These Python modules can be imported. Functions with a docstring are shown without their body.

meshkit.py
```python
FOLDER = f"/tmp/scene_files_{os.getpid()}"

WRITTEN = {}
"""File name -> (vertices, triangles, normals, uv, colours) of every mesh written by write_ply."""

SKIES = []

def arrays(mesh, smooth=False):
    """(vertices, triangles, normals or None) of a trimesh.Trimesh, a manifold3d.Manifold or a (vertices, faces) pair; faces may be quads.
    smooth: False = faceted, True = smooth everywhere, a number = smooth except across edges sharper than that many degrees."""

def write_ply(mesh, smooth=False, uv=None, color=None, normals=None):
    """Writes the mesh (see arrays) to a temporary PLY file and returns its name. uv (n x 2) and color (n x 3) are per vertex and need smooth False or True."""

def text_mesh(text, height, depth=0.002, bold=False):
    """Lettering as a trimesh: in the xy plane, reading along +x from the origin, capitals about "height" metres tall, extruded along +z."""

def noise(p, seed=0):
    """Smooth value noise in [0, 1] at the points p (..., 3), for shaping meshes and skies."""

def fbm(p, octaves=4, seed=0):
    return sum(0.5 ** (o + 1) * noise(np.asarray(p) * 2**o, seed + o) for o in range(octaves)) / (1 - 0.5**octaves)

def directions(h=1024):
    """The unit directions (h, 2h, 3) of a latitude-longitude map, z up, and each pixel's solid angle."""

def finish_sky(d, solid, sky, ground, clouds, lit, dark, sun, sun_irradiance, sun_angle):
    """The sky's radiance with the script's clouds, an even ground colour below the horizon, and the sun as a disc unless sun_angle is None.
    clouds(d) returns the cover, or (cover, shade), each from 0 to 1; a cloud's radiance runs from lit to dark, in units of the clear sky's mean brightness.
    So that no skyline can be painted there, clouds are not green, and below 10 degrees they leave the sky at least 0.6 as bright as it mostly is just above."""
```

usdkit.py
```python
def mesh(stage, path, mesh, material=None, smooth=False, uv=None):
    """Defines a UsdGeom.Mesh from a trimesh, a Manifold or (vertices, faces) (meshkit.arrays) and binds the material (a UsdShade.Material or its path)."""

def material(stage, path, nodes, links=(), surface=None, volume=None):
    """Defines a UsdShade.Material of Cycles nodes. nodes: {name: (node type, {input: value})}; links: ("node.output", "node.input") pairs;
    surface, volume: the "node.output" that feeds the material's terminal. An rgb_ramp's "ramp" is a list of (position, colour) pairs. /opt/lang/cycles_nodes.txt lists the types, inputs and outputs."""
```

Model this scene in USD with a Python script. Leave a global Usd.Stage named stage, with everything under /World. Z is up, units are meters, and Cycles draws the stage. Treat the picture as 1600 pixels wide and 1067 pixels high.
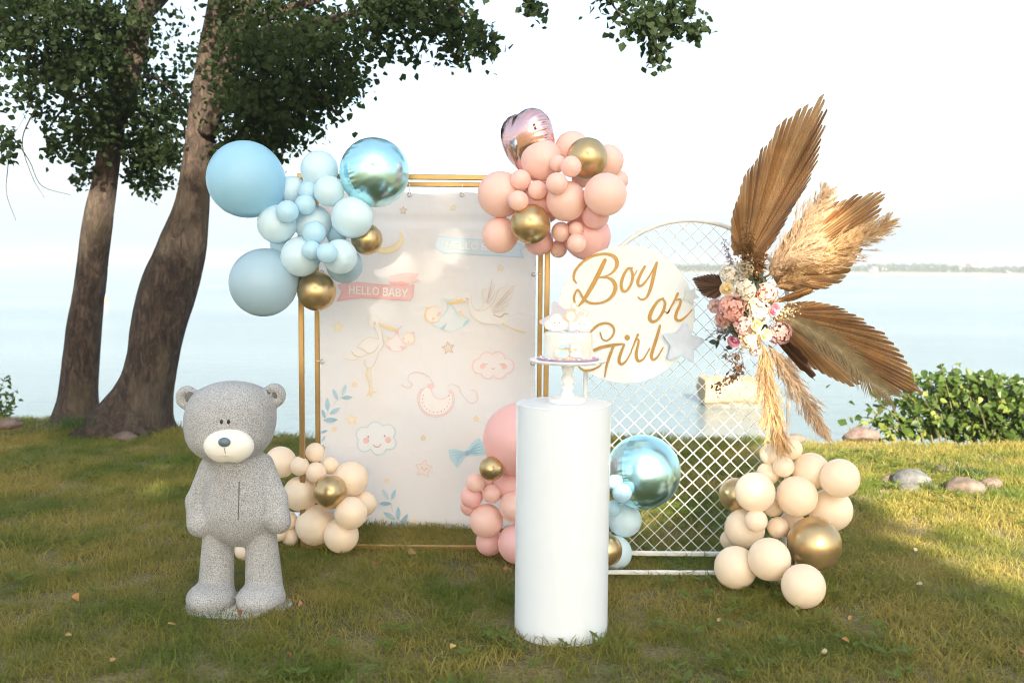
import math, random
import numpy as np
import trimesh
import shapely
from shapely.geometry import Polygon, Point, LineString, MultiPoint
from shapely import affinity
from pxr import Usd, UsdGeom, UsdLux, UsdShade, Gf, Sdf, Vt
import usdkit, meshkit

stage = Usd.Stage.CreateInMemory()
UsdGeom.SetStageUpAxis(stage, "Z")
UsdGeom.SetStageMetersPerUnit(stage, 1.0)
stage.SetDefaultPrim(UsdGeom.Xform.Define(stage, "/World").GetPrim())
UsdGeom.Scope.Define(stage, "/World/Looks")

# ------------------------------------------------------------------ camera, sky, sun, exposure
F = 1555.0                                   # focal length in pixels of a 1600 px wide picture (35 mm lens)
CAM = np.array([0.0, 0.0, 1.5])
PITCH, ROLL = math.radians(4.5), 0.0085
EXPOSURE = 2.3
SUN_EL, SUN_AZ = math.radians(25.0), math.radians(180.0 - 7.0)      # azimuth from +y towards +x: behind the camera, a little to the right
SUN_I, SKY_STRENGTH = 1.0, 0.12
f_ = np.array([0, math.cos(PITCH), -math.sin(PITCH)])
u0 = np.array([0, math.sin(PITCH), math.cos(PITCH)])
r0 = np.array([1.0, 0, 0])
u_ = u0 * math.cos(ROLL) - r0 * math.sin(ROLL)
r_ = r0 * math.cos(ROLL) + u0 * math.sin(ROLL)
cam = UsdGeom.Camera.Define(stage, "/World/camera")
cam.AddTransformOp().Set(Gf.Matrix4d(*r_, 0, *u_, 0, *(-f_), 0, *CAM, 1))
cam.CreateHorizontalApertureAttr(36.0)
cam.CreateVerticalApertureAttr(24.0)
cam.CreateFocalLengthAttr(F / 1600 * 36.0)
cam.CreateFStopAttr(2.6)
cam.CreateFocusDistanceAttr(4.65)
cam.CreateExposureAttr(EXPOSURE)
SUN = np.array([math.cos(SUN_EL) * math.sin(SUN_AZ), math.cos(SUN_EL) * math.cos(SUN_AZ), math.sin(SUN_EL)])

sky_mat = usdkit.material(stage, "/World/Looks/sky", {
    "sky": ("sky_texture", {"sky_type": "single_scattering", "sun_disc": False, "sun_elevation": SUN_EL, "sun_rotation": SUN_AZ, "aerosol_density": 4.5, "ozone_density": 1.0}),
    "tc": ("texture_coordinate", {}),
    "mp": ("mapping", {"scale": (1.0, 1.0, 3.2)}),
    "n": ("noise_texture", {"scale": 2.6, "detail": 7.0, "roughness": 0.58, "distortion": 0.25}),
    "rp": ("rgb_ramp", {"ramp": [(0.34, (0.45, 0.45, 0.45)), (0.70, (0.92, 0.92, 0.92))]}),
    "mx": ("mix_color", {"b": (1.48, 1.74, 1.90), "use_clamp": False}),
    "bg": ("background_shader", {"strength": SKY_STRENGTH}),
}, [("tc.generated", "mp.vector"), ("mp.vector", "n.vector"), ("n.fac", "rp.fac"), ("rp.color", "mx.fac"), ("sky.color", "mx.a"), ("mx.result", "bg.color")], surface="bg.background")
dome = UsdLux.DomeLight.Define(stage, "/World/sky")
UsdShade.MaterialBindingAPI.Apply(dome.GetPrim()).Bind(sky_mat)
dome.GetPrim().SetCustomDataByKey("kind", "structure")
sun = UsdLux.DistantLight.Define(stage, "/World/sun")
sun.CreateNormalizeAttr(True); sun.CreateIntensityAttr(SUN_I); sun.CreateAngleAttr(0.53); sun.CreateColorAttr(Gf.Vec3f(1.0, 0.89, 0.72))
zz = SUN / np.linalg.norm(SUN); xx = np.cross([0, 0, 1.0], zz); xx /= np.linalg.norm(xx); yy = np.cross(zz, xx)
sun.AddTransformOp().Set(Gf.Matrix4d(*xx, 0, *yy, 0, *zz, 0, 0, -10, 10, 1))

# ------------------------------------------------------------------ helpers
def ray(px, py):
    return f_ + (px - 800.0) / F * r_ + (533.5 - py) / F * u_
def at(px, py, Y):
    d = ray(px, py); return CAM + d * (Y / d[1])
def ground(px, py, z=0.0):
    d = ray(px, py); return CAM + d * ((z - CAM[2]) / d[2])
def mpp(p):                                  # metres per picture pixel at a point
    return float(np.dot(np.asarray(p) - CAM, f_)) / F

COUNT, ORG = {}, {}
def numbered(parent, name):
    k = (parent, name); n = COUNT.get(k, -1) + 1; COUNT[k] = n
    return f"{parent}/{name}" if n == 0 else f"{parent}/{name}_{n:03d}"
def data(prim, label=None, cat=None, group=None, kind=None):
    for k, v in (("label", label), ("category", cat), ("group", group), ("kind", kind)):
        if v: prim.SetCustomDataByKey(k, v)
def thing(name, label, cat, loc=(0, 0, 0), group=None, kind=None, parent="/World"):
    path = numbered(parent, name)
    x = UsdGeom.Xform.Define(stage, path)
    base = ORG.get(parent, np.zeros(3)); loc = np.asarray(loc, float)
    x.AddTranslateOp().Set(Gf.Vec3d(*(loc - base)))
    ORG[path] = loc
    data(x.GetPrim(), label, cat, group, kind)
    return path
def obj(name, mesh, mat, parent="/World", label=None, cat=None, group=None, kind=None, smooth=False, loc=None, col=None):
    path = numbered(parent, name)
    base = ORG.get(parent, np.zeros(3))
    v, f, nrm = meshkit.arrays(mesh, smooth)
    o = base if loc is None else np.asarray(loc, float)
    m = usdkit.mesh(stage, path, (v - o, f), mat)
    if nrm is not None:
        m.CreateNormalsAttr(Vt.Vec3fArray.FromNumpy(nrm.astype(np.float32))); m.SetNormalsInterpolation("vertex")
    if loc is not None:
        m.AddTranslateOp().Set(Gf.Vec3d(*(o - base)))
    ORG[path] = o
    if col is not None:
        UsdGeom.PrimvarsAPI(m).CreatePrimvar("col", Sdf.ValueTypeNames.Color3fArray, "vertex").Set(Vt.Vec3fArray.FromNumpy(np.asarray(col, np.float32)))
    data(m.GetPrim(), label, cat, group, kind)
    return path
def cat_(ms): return trimesh.util.concatenate(ms)
def arr(m): return (np.asarray(m.vertices, float), np.asarray(m.faces))
def box(c, s, bevel=0.0):
    m = trimesh.creation.box(s)
    if bevel:
        import manifold3d as m3
        b = min(bevel, min(s) * 0.45)
        h = np.array(s) / 2 - b
        pts = [np.array([i, j, k]) * h + np.array(d) * b for i in (-1, 1) for j in (-1, 1) for k in (-1, 1) for d in ([i, 0, 0], [0, j, 0], [0, 0, k])]
        m = trimesh.convex.convex_hull(np.array(pts))
    m.apply_translation(c); return m
def tube(pts, rad, n=8, cap=True):
    pts = np.asarray(pts, float); rad = np.broadcast_to(np.asarray(rad, float), (len(pts),))
    t = np.gradient(pts, axis=0); t /= np.maximum(np.linalg.norm(t, axis=1, keepdims=True), 1e-9)
    ref = np.array([0, 0, 1.0]) if abs(t[0, 2]) < 0.9 else np.array([1.0, 0, 0])
    a = np.cross(t[0], ref); a /= np.linalg.norm(a)
    rings = []
    ang = np.linspace(0, 2 * np.pi, n, endpoint=False)
    for i in range(len(pts)):
        a = a - t[i] * np.dot(a, t[i]); a /= max(np.linalg.norm(a), 1e-9); b = np.cross(t[i], a)
        rings.append(pts[i] + rad[i] * (np.cos(ang)[:, None] * a + np.sin(ang)[:, None] * b))
    v = np.vstack(rings); fs = []
    for i in range(len(pts) - 1):
        for j in range(n):
            k = (j + 1) % n
            fs += [[i * n + j, i * n + k, (i + 1) * n + k], [i * n + j, (i + 1) * n + k, (i + 1) * n + j]]
    if cap:
        m = len(v); v = np.vstack([v, pts[0], pts[-1]])
        L = (len(pts) - 1) * n
        for j in range(n):
            k = (j + 1) % n
            fs += [[m, k, j], [m + 1, L + j, L + k]]
    return trimesh.Trimesh(v, fs, process=False)
def spline(pts, n=8):
    pts = np.asarray(pts, float)
    P = np.vstack([2 * pts[0] - pts[1], pts, 2 * pts[-1] - pts[-2]]); out = []
    for i in range(1, len(P) - 2):
        for t in np.linspace(0, 1, n, endpoint=False):
            a, b, c, d = P[i - 1], P[i], P[i + 1], P[i + 2]
            out.append(0.5 * (2 * b + (c - a) * t + (2 * a - 5 * b + 4 * c - d) * t * t + (-a + 3 * b - 3 * c + d) * t ** 3))
    out.append(P[-2]); return np.array(out)
def lathe(profile, c, n=48):
    profile = np.asarray(profile, float); ang = np.linspace(0, 2 * np.pi, n, endpoint=False)
    v = np.concatenate([np.stack([r * np.cos(ang), r * np.sin(ang), np.full(n, z)], 1) for r, z in profile]); fs = []
    for i in range(len(profile) - 1):
        for j in range(n):
            k = (j + 1) % n
            fs += [[i * n + j, i * n + k, (i + 1) * n + k], [i * n + j, (i + 1) * n + k, (i + 1) * n + j]]
    return trimesh.Trimesh(v + np.asarray(c), fs, process=False)
def ellipsoid(c, r, sub=3):
    m = trimesh.creation.icosphere(sub, 1.0); m.apply_scale(r); m.apply_translation(c); return m
def frame_to(d):
    d = np.asarray(d, float); d = d / np.linalg.norm(d)
    a = np.cross(d, [0, 0, 1.0]) if abs(d[2]) < 0.95 else np.cross(d, [1.0, 0, 0])
    a /= np.linalg.norm(a); b = np.cross(d, a); return a, b, d
def leaf_cloud(P, rng, size, up=0.5, jit=0.35, shape=0.55, fold=0.25):
    """Folded pointed leaves at the points P, one closed outline each: 6 vertices, 4 triangles."""
    n = len(P); d = rng.normal(size=(n, 3)); d[:, 2] -= 0.35; d /= np.linalg.norm(d, axis=1, keepdims=True)
    nn = rng.normal(size=(n, 3)); nn[:, 2] += up * 2; nn -= d * (nn * d).sum(1, keepdims=True); nn /= np.linalg.norm(nn, axis=1, keepdims=True)
    s = np.cross(nn, d); L = size * (1 + jit * rng.uniform(-1, 1, n))[:, None]; W = L * shape * 0.5
    a = P; tip = P + d * L
    l1 = P + d * L * 0.35 + s * W + nn * L * fold * 0.4; l2 = P + d * L * 0.35 - s * W + nn * L * fold * 0.4
    m1 = P + d * L * 0.4
    l3 = P + d * L * 0.72 + s * W * 0.62 + nn * L * fold * 0.2; l4 = P + d * L * 0.72 - s * W * 0.62 + nn * L * fold * 0.2
    v = np.stack([a, l1, l3, tip, l4, l2], 1).reshape(-1, 3)
    f = np.array([[0, 1, 5], [1, 2, 4], [1, 4, 5], [2, 3, 4]])
    f = np.array([[0, 3, 1], [1, 3, 2], [0, 5, 3], [5, 4, 3]])
    return trimesh.Trimesh(v, (np.arange(n)[:, None, None] * 6 + f).reshape(-1, 3), process=False)
def tri2d(poly, maxe=None):
    out = []
    for g in getattr(poly, "geoms", [poly]):
        if g.is_empty or g.area < 1e-9 or g.geom_type != "Polygon": continue
        v, f = trimesh.creation.triangulate_polygon(g, engine="earcut")
        if maxe:
            v3, f = trimesh.remesh.subdivide_to_size(np.column_stack([v, np.zeros(len(v))]), f, maxe); v = v3[:, :2]
        out.append(trimesh.Trimesh(np.column_stack([v, np.zeros(len(v))]), f, process=False))
    return cat_(out)
def brush(pts, n=7, wk=1.0):
    """A brush stroke as a polygon: points (x, y, width)."""
    s = spline(np.asarray(pts, float), n); s[:, 2] = np.maximum(s[:, 2] * wk, 0.6)
    parts = []
    for a, b in zip(s[:-1], s[1:]):
        parts.append(shapely.union(Point(a[0], a[1]).buffer(a[2] / 2, 6), Point(b[0], b[1]).buffer(b[2] / 2, 6)).convex_hull)
    return shapely.union_all(parts).simplify(0.15)

# ------------------------------------------------------------------ materials
def mat(name, col, rough=0.5, var=0.0, scale=20.0, detail=4.0, bump=0.0, bscale=None, bdist=0.01, ramp=None, stretch=None, island=0.0, transl=0.0, tcol=None, **kw):
    nodes = {"p": ("principled_bsdf", {"base_color": col, "roughness": rough, **kw})}
    links = []; c = None
    if var or ramp or bump:
        nodes["tc"] = ("texture_coordinate", {})
        nodes["mp"] = ("mapping", {"scale": stretch or (1, 1, 1)})
        links.append(("tc.object", "mp.vector"))
    if var or ramp:
        nodes["n"] = ("noise_texture", {"scale": scale, "detail": detail, "roughness": 0.6})
        a = np.array(col)
        nodes["r"] = ("rgb_ramp", {"ramp": ramp or [(0.3, tuple(a * (1 - var))), (0.7, tuple(np.minimum(a * (1 + var), 0.95)))]})
        links += [("mp.vector", "n.vector"), ("n.fac", "r.fac")]; c = "r.color"
    if island:
        nodes["g"] = ("geometry", {}); nodes["ir"] = ("rgb_ramp", {"ramp": [(0, (1 - island,) * 3), (1, (1 + island,) * 3)]})
        nodes["im"] = ("mix_color", {"blend_type": "multiply", "fac": 1.0, "a": col, "use_clamp": False})
        links += [("g.random_per_island", "ir.fac"), ("ir.color", "im.b")]
        if c: links.append((c, "im.a"))
        c = "im.result"
    if c: links.append((c, "p.base_color"))
    if bump:
        nodes["bn"] = ("noise_texture", {"scale": bscale or scale, "detail": 5.0, "roughness": 0.6})
        nodes["b"] = ("bump", {"strength": bump, "distance": bdist})
        links += [("mp.vector", "bn.vector"), ("bn.fac", "b.height"), ("b.normal", "p.normal")]
    surf = "p.BSDF"
    if transl:
        nodes["t"] = ("translucent_bsdf", {"color": tcol or col}); nodes["mc"] = ("mix_closure", {"fac": transl})
        if c and not tcol: links.append((c, "t.color"))
        links += [("p.BSDF", "mc.closure1"), ("t.BSDF", "mc.closure2")]; surf = "mc.closure"
    return usdkit.material(stage, f"/World/Looks/{name}", nodes, links, surface=surf)

def leafmat(name, ramp, transl=0.35, rough=0.45, tk=1.6):
    """Leaves: the colour of each leaf drawn from the ramp."""
    tr = [(p, tuple(np.minimum(np.array(c) * tk, 0.9))) for p, c in ramp]
    return usdkit.material(stage, f"/World/Looks/{name}", {
        "g": ("geometry", {}), "r": ("rgb_ramp", {"ramp": ramp}), "r2": ("rgb_ramp", {"ramp": tr}),
        "p": ("principled_bsdf", {"roughness": rough}), "t": ("translucent_bsdf", {}), "m": ("mix_closure", {"fac": transl})},
        [("g.random_per_island", "r.fac"), ("g.random_per_island", "r2.fac"), ("r.color", "p.base_color"), ("r2.color", "t.color"), ("p.BSDF", "m.closure1"), ("t.BSDF", "m.closure2")], surface="m.closure")

M = {}
M["gold_metal"] = mat("gold_metal", (0.42, 0.27, 0.11), 0.35, var=0.10, scale=6, metallic=0.8)
M["white_metal"] = mat("white_metal", (0.74, 0.74, 0.72), 0.4, var=0.05, scale=15)
M["plinth_white"] = mat("plinth_white", (0.73, 0.785, 0.83), 0.22, var=0.02, scale=4)
M["ceramic"] = mat("ceramic", (0.80, 0.80, 0.78), 0.18, var=0.02, scale=9)
M["acrylic"] = mat("acrylic", (0.68, 0.72, 0.73), 0.25, var=0.015, scale=3)
M["letter_gold"] = mat("letter_gold", (0.36, 0.215, 0.06), 0.32, metallic=0.35, var=0.06, scale=30)
M["black"] = mat("black_plastic", (0.02, 0.02, 0.022), 0.5, var=0.2, scale=30)
M["silver"] = mat("silver", (0.6, 0.6, 0.62), 0.25, metallic=1.0)
M["dark_paint"] = mat("dark_paint", (0.03, 0.03, 0.035), 0.35)
M["cord"] = mat("cord", (0.75, 0.74, 0.72), 0.6)
def balloon_mat(name, col, rough=0.30):
    a = np.array(col)
    return mat(name, col, rough, var=0.035, scale=3.0, transl=0.24, specular_ior_level=0.42)
M["b_blue"] = balloon_mat("balloon_blue", (0.37, 0.66, 0.83))
M["b_pale"] = balloon_mat("balloon_pale_blue", (0.66, 0.83, 0.90))
M["b_small"] = balloon_mat("balloon_small_blue", (0.52, 0.76, 0.88))
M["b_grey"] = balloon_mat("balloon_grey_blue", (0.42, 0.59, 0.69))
M["b_pink"] = balloon_mat("balloon_pink", (0.96, 0.645, 0.56))
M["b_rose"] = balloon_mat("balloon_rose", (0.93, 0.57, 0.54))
M["b_cream"] = balloon_mat("balloon_cream", (0.955, 0.79, 0.615))
M["b_gold"] = mat("balloon_gold", (0.54, 0.39, 0.20), 0.30, metallic=0.9, var=0.04, scale=5)
M["foil_blue"] = mat("foil_blue", (0.52, 0.84, 0.89), 0.24, metallic=1.0)
M["foil_rose"] = mat("foil_rose", (0.82, 0.50, 0.48), 0.12, metallic=1.0)
# ------------------------------------------------------------------ the setting: lawn, water, far shore
rng = np.random.default_rng(7)
WATER_Z = -3.5
EDGE = lambda x: 8.45 + 0.75 * np.clip((-x - 2.0) / 3.0, 0, 1) + 0.12 * np.sin(x * 1.3)
def lawn_z(x, y):
    x = np.asarray(x, float); y = np.asarray(y, float)
    z = 0.02 * (meshkit.noise(np.stack([x * 0.8, y * 0.8, x * 0], -1), 3) - 0.5)
    z = z + 0.07 * np.exp(-((x + 3.75) / 0.7) ** 2 - ((y - 9.0) / 0.5) ** 2)
    z = z * np.clip((np.hypot(x, y - 4.8) - 0.2) / 3.0, 0, 1)
    e = np.clip((y - EDGE(x)) / 4.0, 0, 1)
    return z - (5.0 * e * e + 2.5 * e)
gx = np.concatenate([np.linspace(-60, -8, 14), np.linspace(-7.6, 7.6, 96), np.linspace(8, 60, 14)])
gy = np.concatenate([np.linspace(-60, 0, 14), np.linspace(0.4, 13.5, 100)])
X, Y = np.meshgrid(gx, gy); Z = lawn_z(X, Y)
nx, ny = len(gx), len(gy)
idx = np.arange(nx * ny).reshape(ny, nx)
q = np.stack([idx[:-1, :-1], idx[:-1, 1:], idx[1:, 1:], idx[1:, :-1]], -1).reshape(-1, 4)
lawn_soil = usdkit.material(stage, "/World/Looks/lawn_soil", {
    "g": ("geometry", {}), "n": ("noise_texture", {"scale": 1.1, "detail": 5.0}), "r": ("rgb_ramp", {"ramp": [(0.35, (0.09, 0.085, 0.03)), (0.55, (0.19, 0.15, 0.06)), (0.7, (0.30, 0.22, 0.10))]}),
    "n2": ("noise_texture", {"scale": 60.0, "detail": 4.0}), "r2": ("rgb_ramp", {"ramp": [(0.3, (0.55, 0.55, 0.55)), (0.7, (1.3, 1.3, 1.3))]}),
    "m": ("mix_color", {"blend_type": "multiply", "fac": 1.0, "use_clamp": False}), "b": ("bump", {"strength": 0.8, "distance": 0.02}), "p": ("principled_bsdf", {"roughness": 0.95})},
    [("g.position", "n.vector"), ("g.position", "n2.vector"), ("n.fac", "r.fac"), ("n2.fac", "r2.fac"), ("r.color", "m.a"), ("r2.color", "m.b"), ("m.result", "p.base_color"), ("n2.fac", "b.height"), ("b.normal", "p.normal")], surface="p.BSDF")
obj("lawn", (np.stack([X, Y, Z], -1).reshape(-1, 3), q), lawn_soil, kind="structure", smooth=True)

def grass_mat(name, cols, straw):
    return usdkit.material(stage, f"/World/Looks/{name}", {
        "g": ("geometry", {}), "n": ("noise_texture", {"scale": 1.3, "detail": 5.0, "roughness": 0.62}),
        "mr": ("map_range", {"from_min": 0.38, "from_max": 0.60, "to_min": 0.0, "to_max": 1.0, "clamp": True}),
        "r": ("rgb_ramp", {"ramp": [(0, cols[0]), (0.5, cols[1]), (1, cols[2])]}), "s": ("rgb_ramp", {"ramp": [(0, straw[0]), (0.55, straw[1]), (1, straw[2])]}),
        "ob": ("math", {"math_type": "multiply", "value2": 0.9}), "mx": ("mix_color", {}),
        "p": ("principled_bsdf", {"roughness": 0.55, "specular_ior_level": 0.3}), "t": ("translucent_bsdf", {}), "mc": ("mix_closure", {"fac": 0.4})},
        [("g.position", "n.vector"), ("n.fac", "mr.value"), ("mr.result", "ob.value1"), ("ob.value", "mx.fac"), ("g.random_per_island", "r.fac"), ("g.random_per_island", "s.fac"), ("r.color", "mx.a"), ("s.color", "mx.b"),
         ("mx.result", "p.base_color"), ("mx.result", "t.color"), ("p.BSDF", "mc.closure1"), ("t.BSDF", "mc.closure2")], surface="mc.closure")
M["grass"] = grass_mat("grass", [(0.12, 0.17, 0.022), (0.33, 0.36, 0.055), (0.54, 0.52, 0.11)], [(0.36, 0.29, 0.075), (0.56, 0.44, 0.17), (0.70, 0.56, 0.28)])

def blades(n, R, hmin, hmax, w, rg, lean=0.55):
    vs, fs = [], []
    for i in range(n):
        a, rr = rg.uniform(0, 2 * np.pi), R * math.sqrt(rg.uniform())
        b = np.array([rr * math.cos(a), rr * math.sin(a), -0.006])
        h = rg.uniform(hmin, hmax); t = rg.uniform(0, 2 * np.pi); l = rg.uniform(0.1, lean) * h
        d = np.array([math.cos(t), math.sin(t), 0]); s = np.array([-d[1], d[0], 0])
        tw = rg.uniform(0, np.pi); s = np.array([math.cos(tw), math.sin(tw), 0])
        ww = w * rg.uniform(0.7, 1.3)
        mid = b + d * l * 0.5 + [0, 0, h * 0.55]; tip = b + d * l * 1.55 + [0, 0, h * rg.uniform(0.45, 0.95)]
        k = len(vs); vs += [b - s * ww / 2, b + s * ww / 2, mid + s * ww * 0.4, mid - s * ww * 0.4, tip]
        fs += [[k, k + 1, k + 2], [k, k + 2, k + 3], [k + 3, k + 2, k + 4]]
    return trimesh.Trimesh(np.array(vs), fs, process=False)

def instancer(path, protos, pos, idxs, yaw, scl, label, cat):
    pi = UsdGeom.PointInstancer.Define(stage, path)
    paths = []
    for i, (m, mt) in enumerate(protos):
        p = f"{path}/tuft_{i:03d}" if i else f"{path}/tuft"
        usdkit.mesh(stage, p, m, mt); paths.append(Sdf.Path(p))
    pi.CreatePrototypesRel().SetTargets(paths)
    pi.CreateProtoIndicesAttr(Vt.IntArray.FromNumpy(np.asarray(idxs, np.int32)))
    pi.CreatePositionsAttr(Vt.Vec3fArray.FromNumpy(np.asarray(pos, np.float32)))
    pi.CreateOrientationsAttr(Vt.QuathArray([Gf.Quath(float(math.cos(a / 2)), 0, 0, float(math.sin(a / 2))) for a in yaw]))
    pi.CreateScalesAttr(Vt.Vec3fArray.FromNumpy(np.asarray(scl, np.float32)))
    data(pi.GetPrim(), label, cat, kind="stuff")
protos = [(blades(60, 0.09, 0.022, 0.070, 0.0038, rng, 1.1), M["grass"]) for _ in range(7)] + [(blades(36, 0.08, 0.03, 0.095, 0.0044, rng, 1.2), M["grass"]) for _ in range(3)]
pos = []
for (ya, yb, dens) in ((2.9, 5.4, 190), (5.4, 7.2, 150), (7.2, 9.9, 110)):
    wx = yb * 0.56 + 0.3
    n = int(dens * (yb - ya) * 2 * wx)
    p = np.column_stack([rng.uniform(-wx, wx, n), rng.uniform(ya, yb, n)])
    p = p[(np.abs(p[:, 0]) < p[:, 1] * 0.56 + 0.3) & (p[:, 1] < EDGE(p[:, 0]) + 0.7)]
    pos.append(p)
pos = np.vstack(pos)
# the fixed feet keep the blades out of their middle
PL_C = ground(880, 1011); PL_R = 72.5 * mpp(PL_C + [0, .18, 0]); PL_C = PL_C + np.array([0, PL_R, 0])
keep = np.hypot(pos[:, 0] - PL_C[0], pos[:, 1] - PL_C[1]) > PL_R + 0.01
pos = pos[keep]
sc = rng.uniform(0.75, 1.25, len(pos)) * (0.8 + 0.5 * meshkit.noise(np.column_stack([pos * 1.7, np.zeros(len(pos))]), 5))
instancer("/World/lawn_grass", protos, np.column_stack([pos, lawn_z(pos[:, 0], pos[:, 1])]), rng.choice(10, len(pos), p=[.12] * 7 + [.16 / 3] * 3), rng.uniform(0, 6.28, len(pos)), np.column_stack([sc, sc, sc]),
          "short green and straw coloured grass of the lawn", "grass")
def rosette(rg):
    n = rg.integers(5, 9); vs, fs = [], []
    for i in range(n):
        a = 2 * np.pi * i / n + rg.uniform(-.3, .3); L = rg.uniform(.025, .05); d = np.array([math.cos(a), math.sin(a), .35]); s_ = np.array([-d[1], d[0], 0]); o = np.array([0, 0, rg.uniform(.02, .045)])
        k = len(vs); vs += [o, o + d * L * .5 + s_ * L * .24, o + d * L, o + d * L * .5 - s_ * L * .24, o + d * L * .5 - [0, 0, L * .08]]
        fs += [[k, k + 4, k + 1], [k + 1, k + 4, k + 2], [k + 2, k + 4, k + 3], [k + 3, k + 4, k]]
    return trimesh.Trimesh(np.array(vs), fs, process=False)
M["weed_leaf"] = leafmat("clover_leaf", [(0, (0.10, 0.14, 0.015)), (.6, (0.19, 0.23, 0.03)), (1, (0.32, 0.32, 0.06))], .35)
wp = np.column_stack([rng.uniform(-3.2, 3.2, 1500), rng.uniform(3.0, 8.0, 1500)])
wp = wp[(meshkit.noise(np.column_stack([wp * .9, wp[:, :1] * 0]), 12) > .58) & (np.hypot(wp[:, 0] - PL_C[0], wp[:, 1] - PL_C[1]) > PL_R + .03)]
ws = rng.uniform(.6, 1.3, len(wp))
instancer("/World/lawn_weeds", [(rosette(rng), M["weed_leaf"]) for _ in range(4)], np.column_stack([wp, lawn_z(wp[:, 0], wp[:, 1])]), rng.integers(0, 4, len(wp)), rng.uniform(0, 6.28, len(wp)), np.column_stack([ws, ws, ws]), "small broad-leaved weeds scattered through the lawn grass", "weeds")

water_mat = usdkit.material(stage, "/World/Looks/water", {
    "g": ("geometry", {}), "mp": ("mapping", {"scale": (0.22, 0.7, 1.0)}), "n": ("noise_texture", {"scale": 1.6, "detail": 6.0, "roughness": 0.62}), "n2": ("noise_texture", {"scale": 0.05, "detail": 3.0}),
    "r": ("rgb_ramp", {"ramp": [(0.35, (0.10, 0.135, 0.14)), (0.65, (0.15, 0.19, 0.19))]}),
    "b": ("bump", {"strength": 0.7, "distance": 0.15}), "p": ("principled_bsdf", {"roughness": 0.16, "ior": 1.33})},
    [("g.position", "mp.vector"), ("mp.vector", "n.vector"), ("mp.vector", "n2.vector"), ("n2.fac", "r.fac"), ("r.color", "p.base_color"), ("n.fac", "b.height"), ("b.normal", "p.normal")], surface="p.BSDF")
wv = []; wy = np.concatenate([np.linspace(10.5, 60, 12), np.geomspace(70, 3000, 24)])
wv = np.array([[x, y, WATER_Z] for y in wy for x in np.linspace(-2600, 2600, 27)])
ii = np.arange(len(wy) * 27).reshape(len(wy), 27)
obj("water", (wv, np.stack([ii[:-1, :-1], ii[:-1, 1:], ii[1:, 1:], ii[1:, :-1]], -1).reshape(-1, 4)), water_mat, kind="structure")

# far shore on the right
SH = 590.0
def shore_x(px): return at(px, 425, SH)[0]
xs = np.linspace(shore_x(985), shore_x(1800), 60)
prof = [(-6, WATER_Z - 0.3), (0, WATER_Z + 0.25), (10, WATER_Z + 0.9), (40, WATER_Z + 1.8), (140, WATER_Z + 3.2), (200, WATER_Z - 1)]
sv, pr = [], len(prof)
for i, x in enumerate(xs):
    k = min(1, i / 14); w = 5 * math.sin(i * 0.7) + 3 * math.sin(i * 1.9)
    for dy, z in prof: sv.append([x, SH + dy + w + (1 - k) * 40, WATER_Z - 0.3 + (z - WATER_Z + 0.3) * (0.35 + 0.65 * k)])
si = np.arange(len(sv)).reshape(len(xs), pr)
M["shore"] = mat("shore_ground", (0.30, 0.28, 0.21), 0.9, var=0.25, scale=0.06)
obj("far_shore", (np.array(sv), np.stack([si[:-1, :-1], si[1:, :-1], si[1:, 1:], si[:-1, 1:]], -1).reshape(-1, 4)), M["shore"], kind="structure", smooth=True)
M["far_leaf"] = leafmat("far_foliage", [(0, (0.05, 0.075, 0.04)), (1, (0.09, 0.12, 0.06))], 0.1)
n = 9000
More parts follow.
